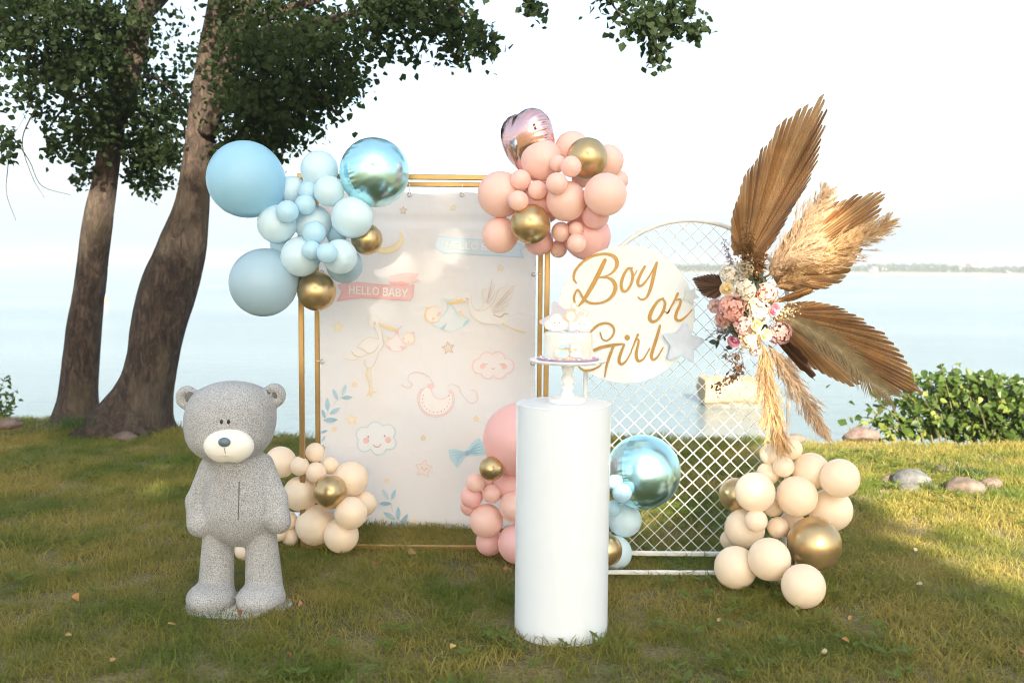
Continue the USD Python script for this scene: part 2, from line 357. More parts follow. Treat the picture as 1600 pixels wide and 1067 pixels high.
tx = rng.uniform(xs[2], xs[-1], n); bl = meshkit.noise(np.column_stack([tx * 0.06, tx * 0, tx * 0]), 2) ; bl2 = meshkit.noise(np.column_stack([tx * 0.35, tx * 0, tx * 0]), 9)
hh = (1.6 + 3.2 * bl + 1.6 * bl2) * np.clip((tx - xs[2]) / 60 + 0.25, 0, 1)
tp = np.column_stack([tx, SH + 22 + rng.uniform(0, 30, n), WATER_Z + 1.4 + rng.uniform(0, 1, n) ** 0.8 * hh])
obj("far_woodland", leaf_cloud(tp, rng, 1.5, up=0.2), M["far_leaf"], label="hazy band of low green trees along the far shore", cat="woodland", kind="stuff")
M["far_white"] = mat("far_white_wall", (0.72, 0.70, 0.66), 0.8, var=0.04, scale=0.4)
M["far_pink"] = mat("far_pink_wall", (0.62, 0.47, 0.42), 0.8, var=0.04, scale=0.4)
M["far_roof"] = mat("far_roof", (0.30, 0.22, 0.18), 0.8, var=0.1, scale=0.5)
M["far_window"] = mat("far_window", (0.16, 0.19, 0.22), 0.3)
for (px, py, w, h, mm, fl, lab) in (
        (1372, 417, 20, 5, "far_white", 0, "long low white building at the left end of the far shore's buildings"),
        (1364, 423, 5, 6, "far_white", 1, "small white shore house below the long low white building"),
        (1478, 419, 9, 6, "far_white", 0, "flat white building left of the bright white block on the far shore"),
        (1498, 419, 7, 8, "far_white", 0, "bright white block left of the pinkish building on the far shore"),
        (1518, 418, 10, 8, "far_pink", 1, "pale gabled building joined to the left of the tall pinkish building"),
        (1531, 416, 14, 11, "far_pink", 0, "tallest pinkish building on the far shore"),
        (1573, 421, 12, 6, "far_white", 0, "cream building among trees near the right end of the far shore"),
        (1591, 422, 10, 6, "far_white", 1, "rightmost pale house among the trees on the far shore"),
        (1573, 430, 5, 6, "far_white", 1, "white hut at the waterline of the far shore")):
    yy_ = SH + (8 if py > 422 and w < 6 else 60)
    b = at(px, py + h / 2, yy_); s = mpp(b); W, H, D = w * s, h * s, 9.0
    zb = min(b[2], WATER_Z + 1.2)
    t = thing("far_building", lab, "building", (b[0], yy_, zb), group="buildings on the far shore")
    top = b[2] + H
    obj("wall", box((b[0], yy_, (zb + top) / 2), (W, D, top - zb)), M[mm], t)
    if fl: obj("roof", trimesh.convex.convex_hull(np.array([[b[0] + i * (W / 2 + .3), yy_ + j * (D / 2 + .3), top + 0.01] for i in (-1, 1) for j in (-1, 1)] + [[b[0] + i * (W / 2 + .3), yy_, top + 1.3] for i in (-1, 1)])), M["far_roof"], t)
    else: obj("roof", box((b[0], yy_, top + 0.16), (W + .5, D + .5, 0.3)), M["far_roof"], t)
    for k in range(max(1, int(W / 1.6))):
        xk = b[0] - W / 2 + (k + 0.5) * W / max(1, int(W / 1.6))
        obj("window", box((xk, yy_ - D / 2 - 0.02, top - 1.0), (0.7, 0.1, 0.8)), M["far_window"], t)

# haze
hz = box((0, 1520, 12), (5400, 3180, 34)); hz.vertices[hz.vertices[:, 2] < 0, 2] = WATER_Z - 4.5
hz.vertices[hz.vertices[:, 2] > 0, 2] = 16.0
haze_mat = usdkit.material(stage, "/World/Looks/haze", {"v": ("principled_volume", {"color": (0.96, 0.98, 1.0), "density": 0.0008, "anisotropy": 0.5})}, [], volume="v.volume")
HAZE = True
if HAZE: obj("haze", hz, haze_mat, label="pale summer haze over the water that veils the far shore", cat="haze", kind="stuff")

# concrete block in the water, buoy
def rock(c, r, seed, sub=3, rough=0.28, flat=0.0):
    m = trimesh.creation.icosphere(sub, 1.0); v = m.vertices.copy()
    rg = np.random.default_rng(seed)
    for _ in range(9):                       # planes cut facets off
        d = rg.normal(size=3); d /= np.linalg.norm(d); k = rg.uniform(0.62, 0.9)
        e = v @ d - k; v -= np.outer(np.maximum(e, 0) * 0.85, d)
    v *= (1 + rough * (meshkit.fbm(v * 1.8 + seed * 7.1, 4, seed) - 0.5))[:, None]
    m.vertices = v * r + c; return m
M["block"] = mat("pale_stone", (0.29, 0.22, 0.13), 0.85, var=0.2, scale=2.0, bump=0.5, bscale=6, bdist=0.06)
M["wet"] = mat("wet_stone", (0.10, 0.085, 0.055), 0.4, var=0.3, scale=3.0)
bc = ground(1150, 636, WATER_Z); s = mpp(bc)
bt = thing("shore_boulder", "big pale squared boulder standing in the water behind the white wire screen", "boulder", (bc[0], bc[1] + 0.8, WATER_Z))
bm = trimesh.creation.box((96 * s, 1.5, 34 * s)); v, f = trimesh.remesh.subdivide_to_size(bm.vertices, bm.faces, 0.16)
v = v + (meshkit.fbm(v * 2.0 + 3.0, 4, 4)[:, None] - 0.5) * v / np.linalg.norm(v, axis=1, keepdims=True) * 0.35
v = v + [bc[0], bc[1] + 0.8, WATER_Z + 9 * s + 17 * s * 0.9]
obj("stone_top", trimesh.Trimesh(v, f, process=False), M["block"], bt, smooth=40)
wb = trimesh.creation.box((90 * s, 1.4, 10 * s)); v, f = trimesh.remesh.subdivide_to_size(wb.vertices, wb.faces, 0.16)
v = v + (meshkit.fbm(v * 2.0 + 5.0, 4, 4)[:, None] - 0.5) * v * 0.3 + [bc[0], bc[1] + 0.8, WATER_Z + 4 * s]
obj("wet_foot", trimesh.Trimesh(v, f, process=False), M["wet"], bt, smooth=40)
bp = ground(166, 469, WATER_Z); s = mpp(bp)
M["orange"] = mat("buoy_orange", (0.75, 0.30, 0.08), 0.4, var=0.1)
bt = thing("buoy", "small white and orange buoy floating between the two tree trunks", "buoy", bp)
obj("float", lathe([(0.001, -0.1), (3 * s, -.05), (3.4 * s, 1.5 * s), (2.6 * s, 3.2 * s), (1.0 * s, 3.8 * s), (0.001, 3.8 * s)], bp, 16), M["orange"], bt, smooth=50)
obj("mast", lathe([(0.9 * s, 3.6 * s), (0.9 * s, 8 * s), (0.001, 8.4 * s)], bp, 10), M["white_metal"], bt, smooth=50)
# ------------------------------------------------------------------ trees
M["bark"] = usdkit.material(stage, "/World/Looks/bark", {
    "tc": ("texture_coordinate", {}), "mp": ("mapping", {"scale": (12, 12, 4.5)}), "n": ("noise_texture", {"scale": 1.7, "detail": 9.0, "roughness": 0.74, "distortion": 0.9}),
    "r": ("rgb_ramp", {"ramp": [(0.3, (0.013, 0.009, 0.007)), (0.48, (0.048, 0.032, 0.024)), (0.70, (0.155, 0.108, 0.08))]}),
    "mp2": ("mapping", {"scale": (2.2, 2.2, 0.9)}), "n2": ("noise_texture", {"scale": 1.5, "detail": 4.0}), "r2": ("rgb_ramp", {"ramp": [(0.5, (0, 0, 0)), (0.68, (1, 1, 1))]}),
    "m": ("mix_color", {"b": (0.19, 0.155, 0.095)}), "k": ("math", {"math_type": "multiply", "value2": 0.45}),
    "b": ("bump", {"strength": 1.0, "distance": 0.06}), "p": ("principled_bsdf", {"roughness": 0.9})},
    [("tc.object", "mp.vector"), ("mp.vector", "n.vector"), ("n.fac", "r.fac"), ("tc.object", "mp2.vector"), ("mp2.vector", "n2.vector"), ("n2.fac", "r2.fac"), ("r2.color", "k.value1"), ("k.value", "m.fac"), ("r.color", "m.a"),
     ("m.result", "p.base_color"), ("n.fac", "b.height"), ("b.normal", "p.normal")], surface="p.BSDF")
M["leaf"] = leafmat("tree_leaf", [(0, (0.018, 0.034, 0.006)), (0.45, (0.075, 0.115, 0.014)), (0.8, (0.17, 0.20, 0.022)), (1, (0.32, 0.25, 0.03))], 0.48, rough=.8, tk=2.2)
def trunk_mesh(path, seed, n=28, flare=None):
    """path: (px, py, width px) from the ground up, at depth Yt(py)."""
    pts = spline(np.array(path, float), 8)
    c = np.array([at(p[0], p[1], p[3]) for p in pts]); w = np.array([p[2] * mpp(q) / 2 for p, q in zip(pts, c)])
    m = tube(c, w, n)
    v = m.vertices; k = len(pts)
    ang = np.tile(np.linspace(0, 2 * np.pi, n, endpoint=False), k)
    hgt = np.repeat(c[:, 2], n); ctr = np.repeat(c, n, 0); body = v[:k * n]
    rid = meshkit.fbm(np.column_stack([np.cos(ang) * 3.2, np.sin(ang) * 3.2, hgt * 1.1]), 4, seed) - 0.5
    kn = meshkit.noise(np.column_stack([np.cos(ang) * 1.2, np.sin(ang) * 1.2, hgt * 2.2]), seed + 3) - 0.5
    amt = 0.30 * rid + 0.16 * kn
    if flare is not None:
        fl = np.exp(-np.maximum(hgt - hgt.min(), 0) / flare[1])
        amt = amt + flare[0] * fl * (0.35 + 0.65 * np.maximum(np.cos(ang * flare[2] + flare[3]), -0.3))
    v[:k * n] = ctr + (body - ctr) * (1 + amt)[:, None]
    m.vertices = v; return m, c, w
YT = 8.75
tl = thing("lakeside_tree", "slimmer dark leaning tree trunk, left one of the two lakeside trees", "tree", at(122, 655, YT + .25))
tr = thing("lakeside_tree", "thick forked tree with flared roots, right one of the two lakeside trees", "tree", at(215, 668, YT - .15))
m, cL, _ = trunk_mesh([(120, 672, 84, YT + .25), (121, 640, 66, YT + .25), (124, 600, 56, YT + .25), (131, 520, 55, YT + .25), (140, 450, 47, YT + .25), (155, 340, 41, YT + .2), (165, 281, 37, YT + .2), (181, 169, 33, YT + .15), (199, 112, 40, YT + .1), (218, 28, 40, YT), (232, -60, 38, YT - .1), (240, -200, 30, YT - .3), (255, -420, 18, YT - .5)], 11, flare=(0.45, 0.16, 4, 0.5))
obj("trunk", m, M["bark"], tl, smooth=True)
m, cR, _ = trunk_mesh([(208, 690, 150, YT - .1), (212, 655, 118, YT - .1), (222, 620, 92, YT - .1), (233, 580, 80, YT - .1), (247, 520, 80, YT - .1), (263, 450, 86, YT - .1), (285, 390, 76, YT - .1), (300, 330, 56, YT - .1), (306, 260, 44, YT - .1), (318, 180, 46, YT - .15), (331, 84, 42, YT - .2), (345, 0, 38, YT - .3), (360, -140, 30, YT - .4), (380, -380, 18, YT - .5)], 23, flare=(0.60, 0.20, 5, 1.0))
obj("trunk", m, M["bark"], tr, smooth=True)
def limb(path, tree, name="limb", seed=1, n=10):
    m, c, w = trunk_mesh(path, seed, n); obj(name, m, M["bark"], tree, smooth=True)
limb([(322, 205, 30, YT - .2), (345, 150, 30, YT - .4), (366, 70, 30, YT - .6), (385, 0, 26, YT - .8), (410, -110, 20, YT - 1.0), (450, -260, 10, YT - 1.3)], tr)
limb([(352, 110, 22, YT - .5), (400, 58, 20, YT - .8), (470, 40, 16, YT - 1.1), (545, 24, 12, YT - 1.4), (640, -8, 8, YT - 1.6), (700, 6, 5, YT - 1.7), (752, 52, 2.5, YT - 1.75)], tr)
limb([(372, 40, 20, YT - .6), (430, 22, 16, YT - .8), (520, -10, 11, YT - 1.0), (600, -40, 6, YT - 1.2)], tr)
limb([(360, -30, 16, YT - .5), (470, -120, 12, YT - 1.1), (640, -130, 9, YT - 1.6), (820, -90, 6, YT - 2.0), (930, -40, 4.0, YT - 2.2), (960, 12, 3.0, YT - 2.3), (995, 40, 2.2, YT - 2.3), (1035, 76, 1.2, YT - 2.3)], tr)
limb([(930, -40, 3.2, YT - 2.2), (1010, -25, 2.6, YT - 2.25), (1060, 5, 2.0, YT - 2.3), (1082, 38, 1.2, YT - 2.3)], tr, "twig")
limb([(600, 0, 5, YT - 1.55), (655, 30, 3, YT - 1.6), (700, 80, 2, YT - 1.6), (735, 100, 1.0, YT - 1.6)], tr, "twig")
limb([(400, 60, 9, YT - .8), (450, 100, 6, YT - .9), (500, 150, 3, YT - 1.0), (540, 190, 1.5, YT - 1.0)], tr, "twig")
limb([(330, 150, 10, YT - .2), (380, 180, 7, YT - .2), (430, 200, 3.5, YT - .1), (470, 215, 1.5, YT)], tr, "twig")
limb([(205, 90, 16, YT), (150, 40, 12, YT - .3), (80, 10, 8, YT - .6), (0, -10, 5, YT - .8)], tl)
limb([(186, 160, 12, YT + .1), (140, 150, 7, YT), (100, 170, 4, YT - .1), (70, 210, 2, YT - .2)], tl)
limb([(215, 40, 14, YT), (270, -20, 10, YT + .3), (300, -120, 6, YT + .6)], tl)
limb([(196, 130, 9, YT), (235, 120, 6, YT + .3), (275, 150, 3, YT + .5), (290, 210, 1.5, YT + .5)], tl, "twig")
for i, (a, b, c, d) in enumerate((((-10, 40), (30, 70), (70, 130), (120, 165)), ((40, 60), (62, 100), (55, 150), (20, 215)), ((-10, 180), (12, 240), (10, 300), (25, 345)), ((55, 170), (35, 220), (50, 275), (70, 310)), ((10, 200), (45, 250), (65, 290), (110, 305)))):
    limb([(a[0], a[1], 3.0, YT - .8), (b[0], b[1], 1.8, YT - .8), (c[0], c[1], 1.1, YT - .8), (d[0], d[1], 0.6, YT - .8)], tl, "twig", n=5)
# crowns: clumps of leaves gathered round twigs, (px, py, rx, ry, count, depth, depth spread)
def crown(tree, blobs, seed, leaf=0.052):
    rg = np.random.default_rng(seed); P = []
    for (cx, cy, rx, ry, n, Yc, dY) in blobs:
        n = int(n * 1.6); sp_ = min(1.0, (rx + ry) / 75 + .15); k = max(3, n // 30)
        a = rg.uniform(0, 2 * np.pi, k); q = np.sqrt(rg.uniform(0, 1, k))
        X0, Y0, D0 = cx + rx * q * np.cos(a), cy + ry * q * np.sin(a), Yc + rg.normal(0, dY, k)
        for x0, y0, d0 in zip(X0, Y0, D0):
            c = at(x0, y0, d0); m = rg.poisson(30)
            g = rg.normal(0, 1, (m, 3)) * [0.095 * sp_, 0.11 * sp_, 0.06]
            P.append(c + g)
    P = np.vstack(P)
    obj("crown", leaf_cloud(P, rg, leaf, up=0.45, shape=0.85), M["leaf"], tree)
crown(tl, [(60, 20, 85, 50, 1200, YT - .4, .5), (20, 70, 34, 44, 300, YT - .6, .3), (130, 60, 65, 55, 900, YT - .2, .5), (190, 20, 60, 40, 480, YT + .2, .4), (120, 130, 70, 60, 900, YT, .5), (90, 110, 30, 22, 110, YT - .3, .3), (140, 205, 48, 40, 460, YT + .1, .4), (165, 190, 36, 50, 420, YT + .4, .3), (124, 240, 16, 18, 45, YT + .2, .2), (127, 270, 7, 16, 26, YT + .2, .1), (245, 60, 34, 50, 180, YT + .5, .4),
          (245, 140, 48, 48, 560, YT + .6, .4), (235, 215, 46, 42, 500, YT + .6, .4), (250, 258, 36, 36, 330, YT + .6, .3), (215, 282, 30, 18, 110, YT + .5, .2), (228, 250, 18, 46, 120, YT + .4, .2), (262, 200, 30, 40, 200, YT + .7, .3), (12, 130, 16, 30, 40, YT - .8, .2), (40, 140, 14, 10, 26, YT - .7, .1), (12, 225, 8, 14, 26, YT - .8, .1), (80, 232, 8, 5, 10, YT - .3, .1), (62, 175, 14, 14, 36, YT - .3, .1),
          (0, -60, 160, 60, 800, YT - .5, .8), (180, -80, 120, 60, 700, YT, .9), (60, -190, 200, 90, 1100, YT - .2, 1.0), (250, -220, 160, 110, 900, YT + .2, 1.0), (-160, 40, 110, 120, 700, YT - .4, .7)], 31)
crown(tr, [(400, 100, 60, 60, 800, YT - .7, .5), (460, 60, 70, 50, 780, YT - 1.0, .5), (390, 20, 60, 40, 420, YT - .6, .4), (520, 70, 55, 45, 520, YT - 1.2, .4), (440, 150, 70, 48, 820, YT - .7, .5), (505, 130, 50, 40, 420, YT - 1.0, .4), (375, 180, 34, 45, 420, YT - .2, .3), (395, 225, 42, 32, 340, YT - .1, .3), (440, 210, 40, 28, 260, YT - .2, .3), (360, 240, 24, 36, 160, YT, .2), (340, 250, 14, 30, 60, YT, .15), (500, 180, 30, 22, 120, YT - .8, .3),
          (548, 142, 22, 18, 70, YT - 1.1, .2), (600, 20, 50, 30, 380, YT - 1.5, .3), (650, 10, 50, 28, 330, YT - 1.6, .3), (585, 60, 34, 26, 150, YT - 1.4, .3), (690, 45, 28, 30, 150, YT - 1.65, .2), (730, 62, 30, 14, 100, YT - 1.7, .15), (762, 66, 15, 8, 40, YT - 1.75, .1), (712, 80, 18, 12, 50, YT - 1.6, .1), (640, 60, 26, 22, 70, YT - 1.5, .2), (700, 4, 40, 16, 130, YT - 1.7, .2), (310, 120, 22, 70, 160, YT + .4, .3), (420, 190, 60, 30, 260, YT - .4, .3),
          (985, 20, 22, 18, 75, YT - 2.3, .15), (1005, 48, 22, 14, 70, YT - 2.3, .12), (1035, 50, 18, 22, 70, YT - 2.3, .12), (1032, 82, 7, 9, 22, YT - 2.3, .06), (1062, 40, 12, 18, 45, YT - 2.3, .1), (1080, 34, 10, 10, 28, YT - 2.3, .08), (1048, 8, 30, 10, 60, YT - 2.3, .12), (833, 3, 12, 6, 16, YT - 2.1, .05), (955, -8, 26, 14, 70, YT - 2.2, .15),
          (420, -80, 160, 70, 1000, YT - .8, .8), (600, -90, 140, 60, 700, YT - 1.4, .7), (380, -220, 200, 110, 1300, YT - .6, 1.1), (760, -140, 180, 50, 500, YT - 1.9, .5), (980, -90, 120, 45, 350, YT - 2.3, .4)], 32)

# the shade tree: stands behind the viewpoint, its crown keeps the low sun off the middle of the lawn
def lit(P):
    """Where a point of the crown would throw its shadow: True where the photograph shows direct sun."""
    t = (P[:, 1] - 5.52) / -SUN[1] * -1
    k = (5.52 - P[:, 1]) / SUN[1]; B = P + k[:, None] * SUN                       # on the banner's plane
    g = P - (P[:, 2] / SUN[2])[:, None] * SUN                                      # on the lawn
    nz = meshkit.fbm(np.column_stack([g[:, 0] * 1.6, g[:, 1] * 1.2, g[:, 0] * 0]), 3, 4) - 0.5
    cb = at(685, 405, 5.52); sp = (((B[:, 0] - cb[0]) / 0.44) ** 2 + ((B[:, 2] - cb[2]) / 0.30) ** 2) 
    d2 = ((B[:, 0] - cb[0]) / 0.42) ** 2 + ((B[:, 2] - cb[2]) / 0.36) ** 2; sp = (d2 < 1.7) & (np.random.default_rng(1).uniform(0, 1, len(P)) > .19 + .18 * d2)
    a, b = ground(1320, 820), ground(1600, 985); d = (b - a)[:2] / np.linalg.norm((b - a)[:2])
    side = (g[:, 0] - a[0]) * -d[1] + (g[:, 1] - a[1]) * d[0]
    right = (side > 0.0 + 0.35 * nz) & (g[:, 0] > 1.2)
    kd = (4.85 - P[:, 1]) / SUN[1]; D = P + kd[:, None] * SUN
    keep = (D[:, 0] > -1.8) & (D[:, 0] < 1.15) & (D[:, 2] > -.2) & (D[:, 2] < 2.5)      # the decorations' own plane
    ng = meshkit.fbm(D * 3.1, 3, 6); palm_ = (D[:, 0] > 1.1) & (D[:, 0] < 2.3) & (D[:, 2] > .3) & (D[:, 2] < 2.6)
    gl = at(1052, 488, 4.85); glint = (((D[:, 0] - gl[0]) / .10) ** 2 + ((D[:, 2] - gl[2]) / .16) ** 2) < 1
    far = (g[:, 1] > 6.6 + 1.5 * nz) & (g[:, 0] > -0.2 + nz) & (nz > -0.22)
    dap = (nz > 0.07) & (g[:, 1] > 6.2)
    return sp | glint | ((right | far | dap) & ~keep & ~palm_) | (palm_ & (ng > .54)) | ((D[:, 0] > .3) & (D[:, 0] < 1.3) & (D[:, 2] < .9) & (g[:, 1] > 5.4 + nz) & (nz > -.22)) | ((D[:, 0] > .93) & (D[:, 0] < 1.38) & (D[:, 2] < 1.75) & (g[:, 1] > 6.0) & (nz > -.16)) | (far & (D[:, 0] < -1.9) & (D[:, 2] < .6))
def shade_tree(x0, y0, cen, rad, n, seed, lab, trunk_r):
    st = thing("shade_tree", lab, "tree", (x0, y0, 0)); rg = np.random.default_rng(seed)
    top = cen[2] + rad[2] * .6
    obj("trunk", tube(spline(np.array([[x0, y0, -.1], [x0 + .05, y0, .6], [x0, y0 + .1, 2.0], [cen[0], cen[1], 4.5], [cen[0], cen[1], top]]), 4), np.interp(np.arange(17), [0, 3, 16], [trunk_r * 1.4, trunk_r, .08]), 14), M["bark"], st, smooth=True)
    for k in range(10):
        a = k * 2.4; z0 = cen[2] - rad[2] * (1.0 - .13 * k)
        e = np.array([cen[0] + rad[0] * .65 * math.cos(a), cen[1] + rad[1] * .7 * math.sin(a), z0 + 1.4 + rg.uniform(0, 1)]); b0 = np.array([cen[0], cen[1], z0])
        obj("limb", tube(spline(np.array([b0, b0 * .45 + e * .55 + [0, 0, -.2], e]), 4), np.linspace(.09, .02, 9), 8), M["bark"], st, smooth=True)
    P = rg.uniform(np.array(cen) - np.array(rad) * 1.15, np.array(cen) + np.array(rad) * 1.15, (n, 3))
    cl = meshkit.fbm(P * 0.9, 3, 8); e = (np.abs((P - cen) / rad) ** 3).sum(1)
    P = P[(e < 1.0 + 0.5 * (cl - .5)) & ~lit(P)]
    obj("crown", leaf_cloud(P, rg, 0.32, up=0.4, shape=0.75), M["leaf"], st)
shade_tree(2.6, -11.5, (1.9, -11.3, 8.3), (5.0, 1.7, 3.0), 26000, 3, "broad leafy tree behind the viewpoint that shades the lawn", .3)
shade_tree(-2.6, -14.5, (-1.7, -14.2, 12.3), (4.2, 1.6, 3.4), 2600, 4, "taller tree behind the viewpoint, left of the broad one", .34)

# ------------------------------------------------------------------ bush, plants and stones at the lawn's edge
M["bush_leaf"] = leafmat("bush_leaf", [(0, (0.06, 0.10, 0.018)), (0.6, (0.14, 0.19, 0.03)), (1, (0.26, 0.28, 0.05))], 0.42)
M["bush_leaf_solo"] = [mat(f"bush_leaf_{i}", c, 0.45, transl=0.4, tcol=tuple(np.array(c) * 1.5)) for i, c in enumerate([(0.045, 0.085, 0.014), (0.11, 0.16, 0.025), (0.16, 0.20, 0.035), (0.22, 0.235, 0.045), (0.07, 0.12, 0.02)])]
M["stem"] = mat("stem_green", (0.12, 0.10, 0.05), 0.7, var=0.2)
YB_ = 9.1
bush = thing("shore_bush", "bright green broad-leaved bush behind the right lawn edge", "bush", at(1500, 690, YB_))
def big_leaf(c, rg, L):
    d = rg.normal(size=3) * [1, .8, .5]; d[2] -= 0.35; d /= np.linalg.norm(d)
    nn = rg.normal(size=3) * 0.6 + [0, -0.8, 0.9]; nn -= d * (nn @ d); nn /= np.linalg.norm(nn); s = np.cross(nn, d)
    W = [0.0, 0.30, 0.36, 0.28, 0.14, 0.0]; T = [0, .12, .32, .58, .82, 1.0]; v, fs = [], []
    for t, w in zip(T, W):
        p = c + d * L * t - nn * L * 0.12 * t * t
        v += [p + s * w * L + nn * L * 0.10 * (w > 0), p, p - s * w * L + nn * L * 0.10 * (w > 0)]
    for i in range(5):
        for j in (0, 1):
            a = i * 3 + j; fs += [[a, a + 1, a + 4], [a, a + 4, a + 3]]
    return trimesh.Trimesh(np.array(v), fs, process=False)
rg = np.random.default_rng(15)
stems, small = [], []
tips = [(1335, 655), (1322, 672), (1350, 640), (1372, 628), (1395, 610), (1405, 590), (1420, 572), (1445, 578), (1470, 568), (1488, 572), (1510, 590), (1530, 582), (1548, 578), (1565, 590), (1580, 585), (1602, 600), (1625, 598), (1360, 668), (1400, 650), (1440, 620), (1480, 610), (1520, 622), (1560, 625), (1600, 632), (1640, 620), (1430, 655), (1470, 650), (1510, 655), (1550, 655), (1590, 660), (1620, 655), (1455, 672), (1500, 676), (1540, 674), (1580, 676), (1660, 610), (1690, 630)]
cnt = 0
for i, (x, y) in enumerate(tips):
    bx = 1400 + (x - 1330) * 0.72 + rg.uniform(-10, 10); d0 = YB_ + rg.uniform(-.15, .55)
    a, b = at(bx, 705, YB_ + .25), at(x, y, d0)
    pts = spline(np.array([a, a * .55 + b * .45 + [0, 0, .10], b]), 6)
    stems.append(tube(pts, np.linspace(.010, .003, len(pts)), 5))
    for k in range(17):
        t = 0.30 + 0.70 * k / 16; c = pts[int(t * (len(pts) - 1))] + rg.normal(0, .035, 3)
        if rg.uniform() < 0.62 and cnt < 300:
            obj("leaf", big_leaf(c, rg, rg.uniform(.055, .105)), M["bush_leaf_solo"][rg.integers(5)], bush, smooth=True); cnt += 1
        else: small.append(c)
extra = np.array([at(rg.normal(1530, 72), 636 + rg.uniform(-48, 46), YB_ + .3 + rg.uniform(-.2, .4)) for _ in range(1500)])
obj("foliage", leaf_cloud(np.vstack([np.array(small), extra]), rg, 0.088, up=.5, shape=.75), M["bush_leaf"], bush, kind="stuff")
obj("stems", cat_(stems), M["stem"], bush)
lp = thing("shore_shrub", "small pale green shrub at the left picture edge by the water", "shrub", at(-10, 660, 9.4))
st_, lf = [], []
for (x, y) in ((8, 590), (22, 612), (-5, 598), (14, 640), (24, 628), (-15, 620), (6, 650)):
    pts = spline(np.array([at(-12, 665, 9.4), at((x - 12) / 2 - 4, (y + 660) / 2, 9.4), at(x, y, 9.35)]), 6); st_.append(tube(pts, np.linspace(.006, .002, len(pts)), 5))
    lf += [p + rg.normal(0, .02, 3) for p in pts[3:] for _ in range(3)]
obj("stems", cat_(st_), M["stem"], lp); obj("foliage", leaf_cloud(np.array(lf), rg, .07, shape=.4), M["bush_leaf"], lp)

def stone_mat(name, a, b, c):
    return mat(name, b, 0.9, scale=9, detail=8, ramp=[(0.3, a), (0.5, b), (0.7, c)], bump=0.7, bscale=26, bdist=0.02)
M["stone_grey"] = stone_mat("stone_grey", (0.05, 0.05, 0.05), (0.11, 0.11, 0.107), (0.18, 0.178, 0.17))
M["stone_tan"] = stone_mat("stone_tan", (0.055, 0.04, 0.03), (0.12, 0.09, 0.07), (0.19, 0.155, 0.125))
M["stone_pink"] = stone_mat("stone_pink", (0.08, 0.05, 0.042), (0.14, 0.098, 0.082), (0.20, 0.15, 0.13))
for (px, py, rx, ry, mm, seed, lab) in (
        (1432, 748, 27, 15, "stone_grey", 3, "largest rounded grey stone on the right of the lawn"),
        (1512, 762, 28, 13, "stone_tan", 5, "low tan stone with a sloping top, right of the grey stone"),
        (1392, 750, 11, 6, "stone_tan", 7, "small pale stone touching the left side of the grey stone"),
        (1423, 764, 16, 7, "stone_grey", 9, "flat small stone in front of the grey stone"),
        (1552, 757, 18, 8, "stone_pink", 12, "half buried brownish stone right of the tan stone"),
        (1474, 734, 12, 6, "stone_pink", 14, "reddish stone in the weeds behind the gap between the two larger stones"),
        (1347, 678, 26, 9, "stone_pink", 21, "pinkish boulder at the lawn edge left of the bush"),
        (1240, 684, 18, 5, "stone_tan", 23, "low flat stone at the lawn edge above the cream balloons"),
        (12, 661, 20, 6, "stone_pink", 25, "pale flat stone at the left picture edge by the water"),
        (192, 684, 26, 8, "stone_pink", 27, "flat root-coloured stone in front of the thick tree's foot")):
    g = ground(px, py + ry) if px > 300 else at(px, py + ry, YT - .55)
    s = mpp(g); c = np.array([g[0], g[1] + ry * s, lawn_z(g[0], g[1]) * 0 + at(px, py + ry * .5, g[1])[2]])
    obj("stone", rock(c, (rx * s * 1.15, max(rx, ry) * s * .85, ry * s * 1.6), seed), M[mm], label=lab, cat="stone", group="stones by the lawn edge", smooth=35, loc=c)
# weeds round the stones and long grass at tree feet
M["weed"] = leafmat("weed", [(0, (0.06, 0.09, 0.02)), (0.6, (0.13, 0.13, 0.03)), (1, (0.22, 0.10, 0.05))], .3)
M["tuft_green"] = leafmat("tuft_green", [(0, (0.04, 0.08, 0.02)), (1, (0.10, 0.15, 0.03))], .3)
def tuft(px, py, wpx, hpx, n, mm, lab, w=.005):
    g = ground(px, py) if px > 300 else at(px, py, YT - .4)
    s = mpp(g); b = blades(n, wpx * s, hpx * s * .5, hpx * s, w, rg, .7); b.apply_translation([g[0], g[1], g[2]])
    obj("grass_tuft", b, M[mm], label=lab, cat="grass tuft", group="taller grass tufts", loc=g)
tuft(1455, 768, 24, 26, 150, "weed", "reddish weeds between the grey stone and the tan stone")
tuft(1520, 746, 24, 26, 200, "tuft_green", "dark green tuft standing behind the tan stone", .008)
tuft(1478, 742, 34, 40, 120, "weed", "thin tall weeds growing behind the grey stone")
tuft(125, 664, 30, 26, 200, "tuft_green", "green grass tuft at the foot of the slim left tree")
tuft(85, 668, 46, 18, 160, "weed", "dry weeds on the mound left of the slim tree")
tuft(290, 692, 50, 14, 160, "weed", "dry grass at the right foot of the thick tree")
M["litter_leaf"] = [mat(f"dry_leaf_{i}", c, 0.7, var=0.2, scale=40, transl=0.15) for i, c in enumerate([(0.42, 0.20, 0.06), (0.36, 0.22, 0.10), (0.50, 0.34, 0.12), (0.30, 0.13, 0.08), (0.55, 0.46, 0.30), (0.62, 0.50, 0.05), (0.24, 0.28, 0.08)])]
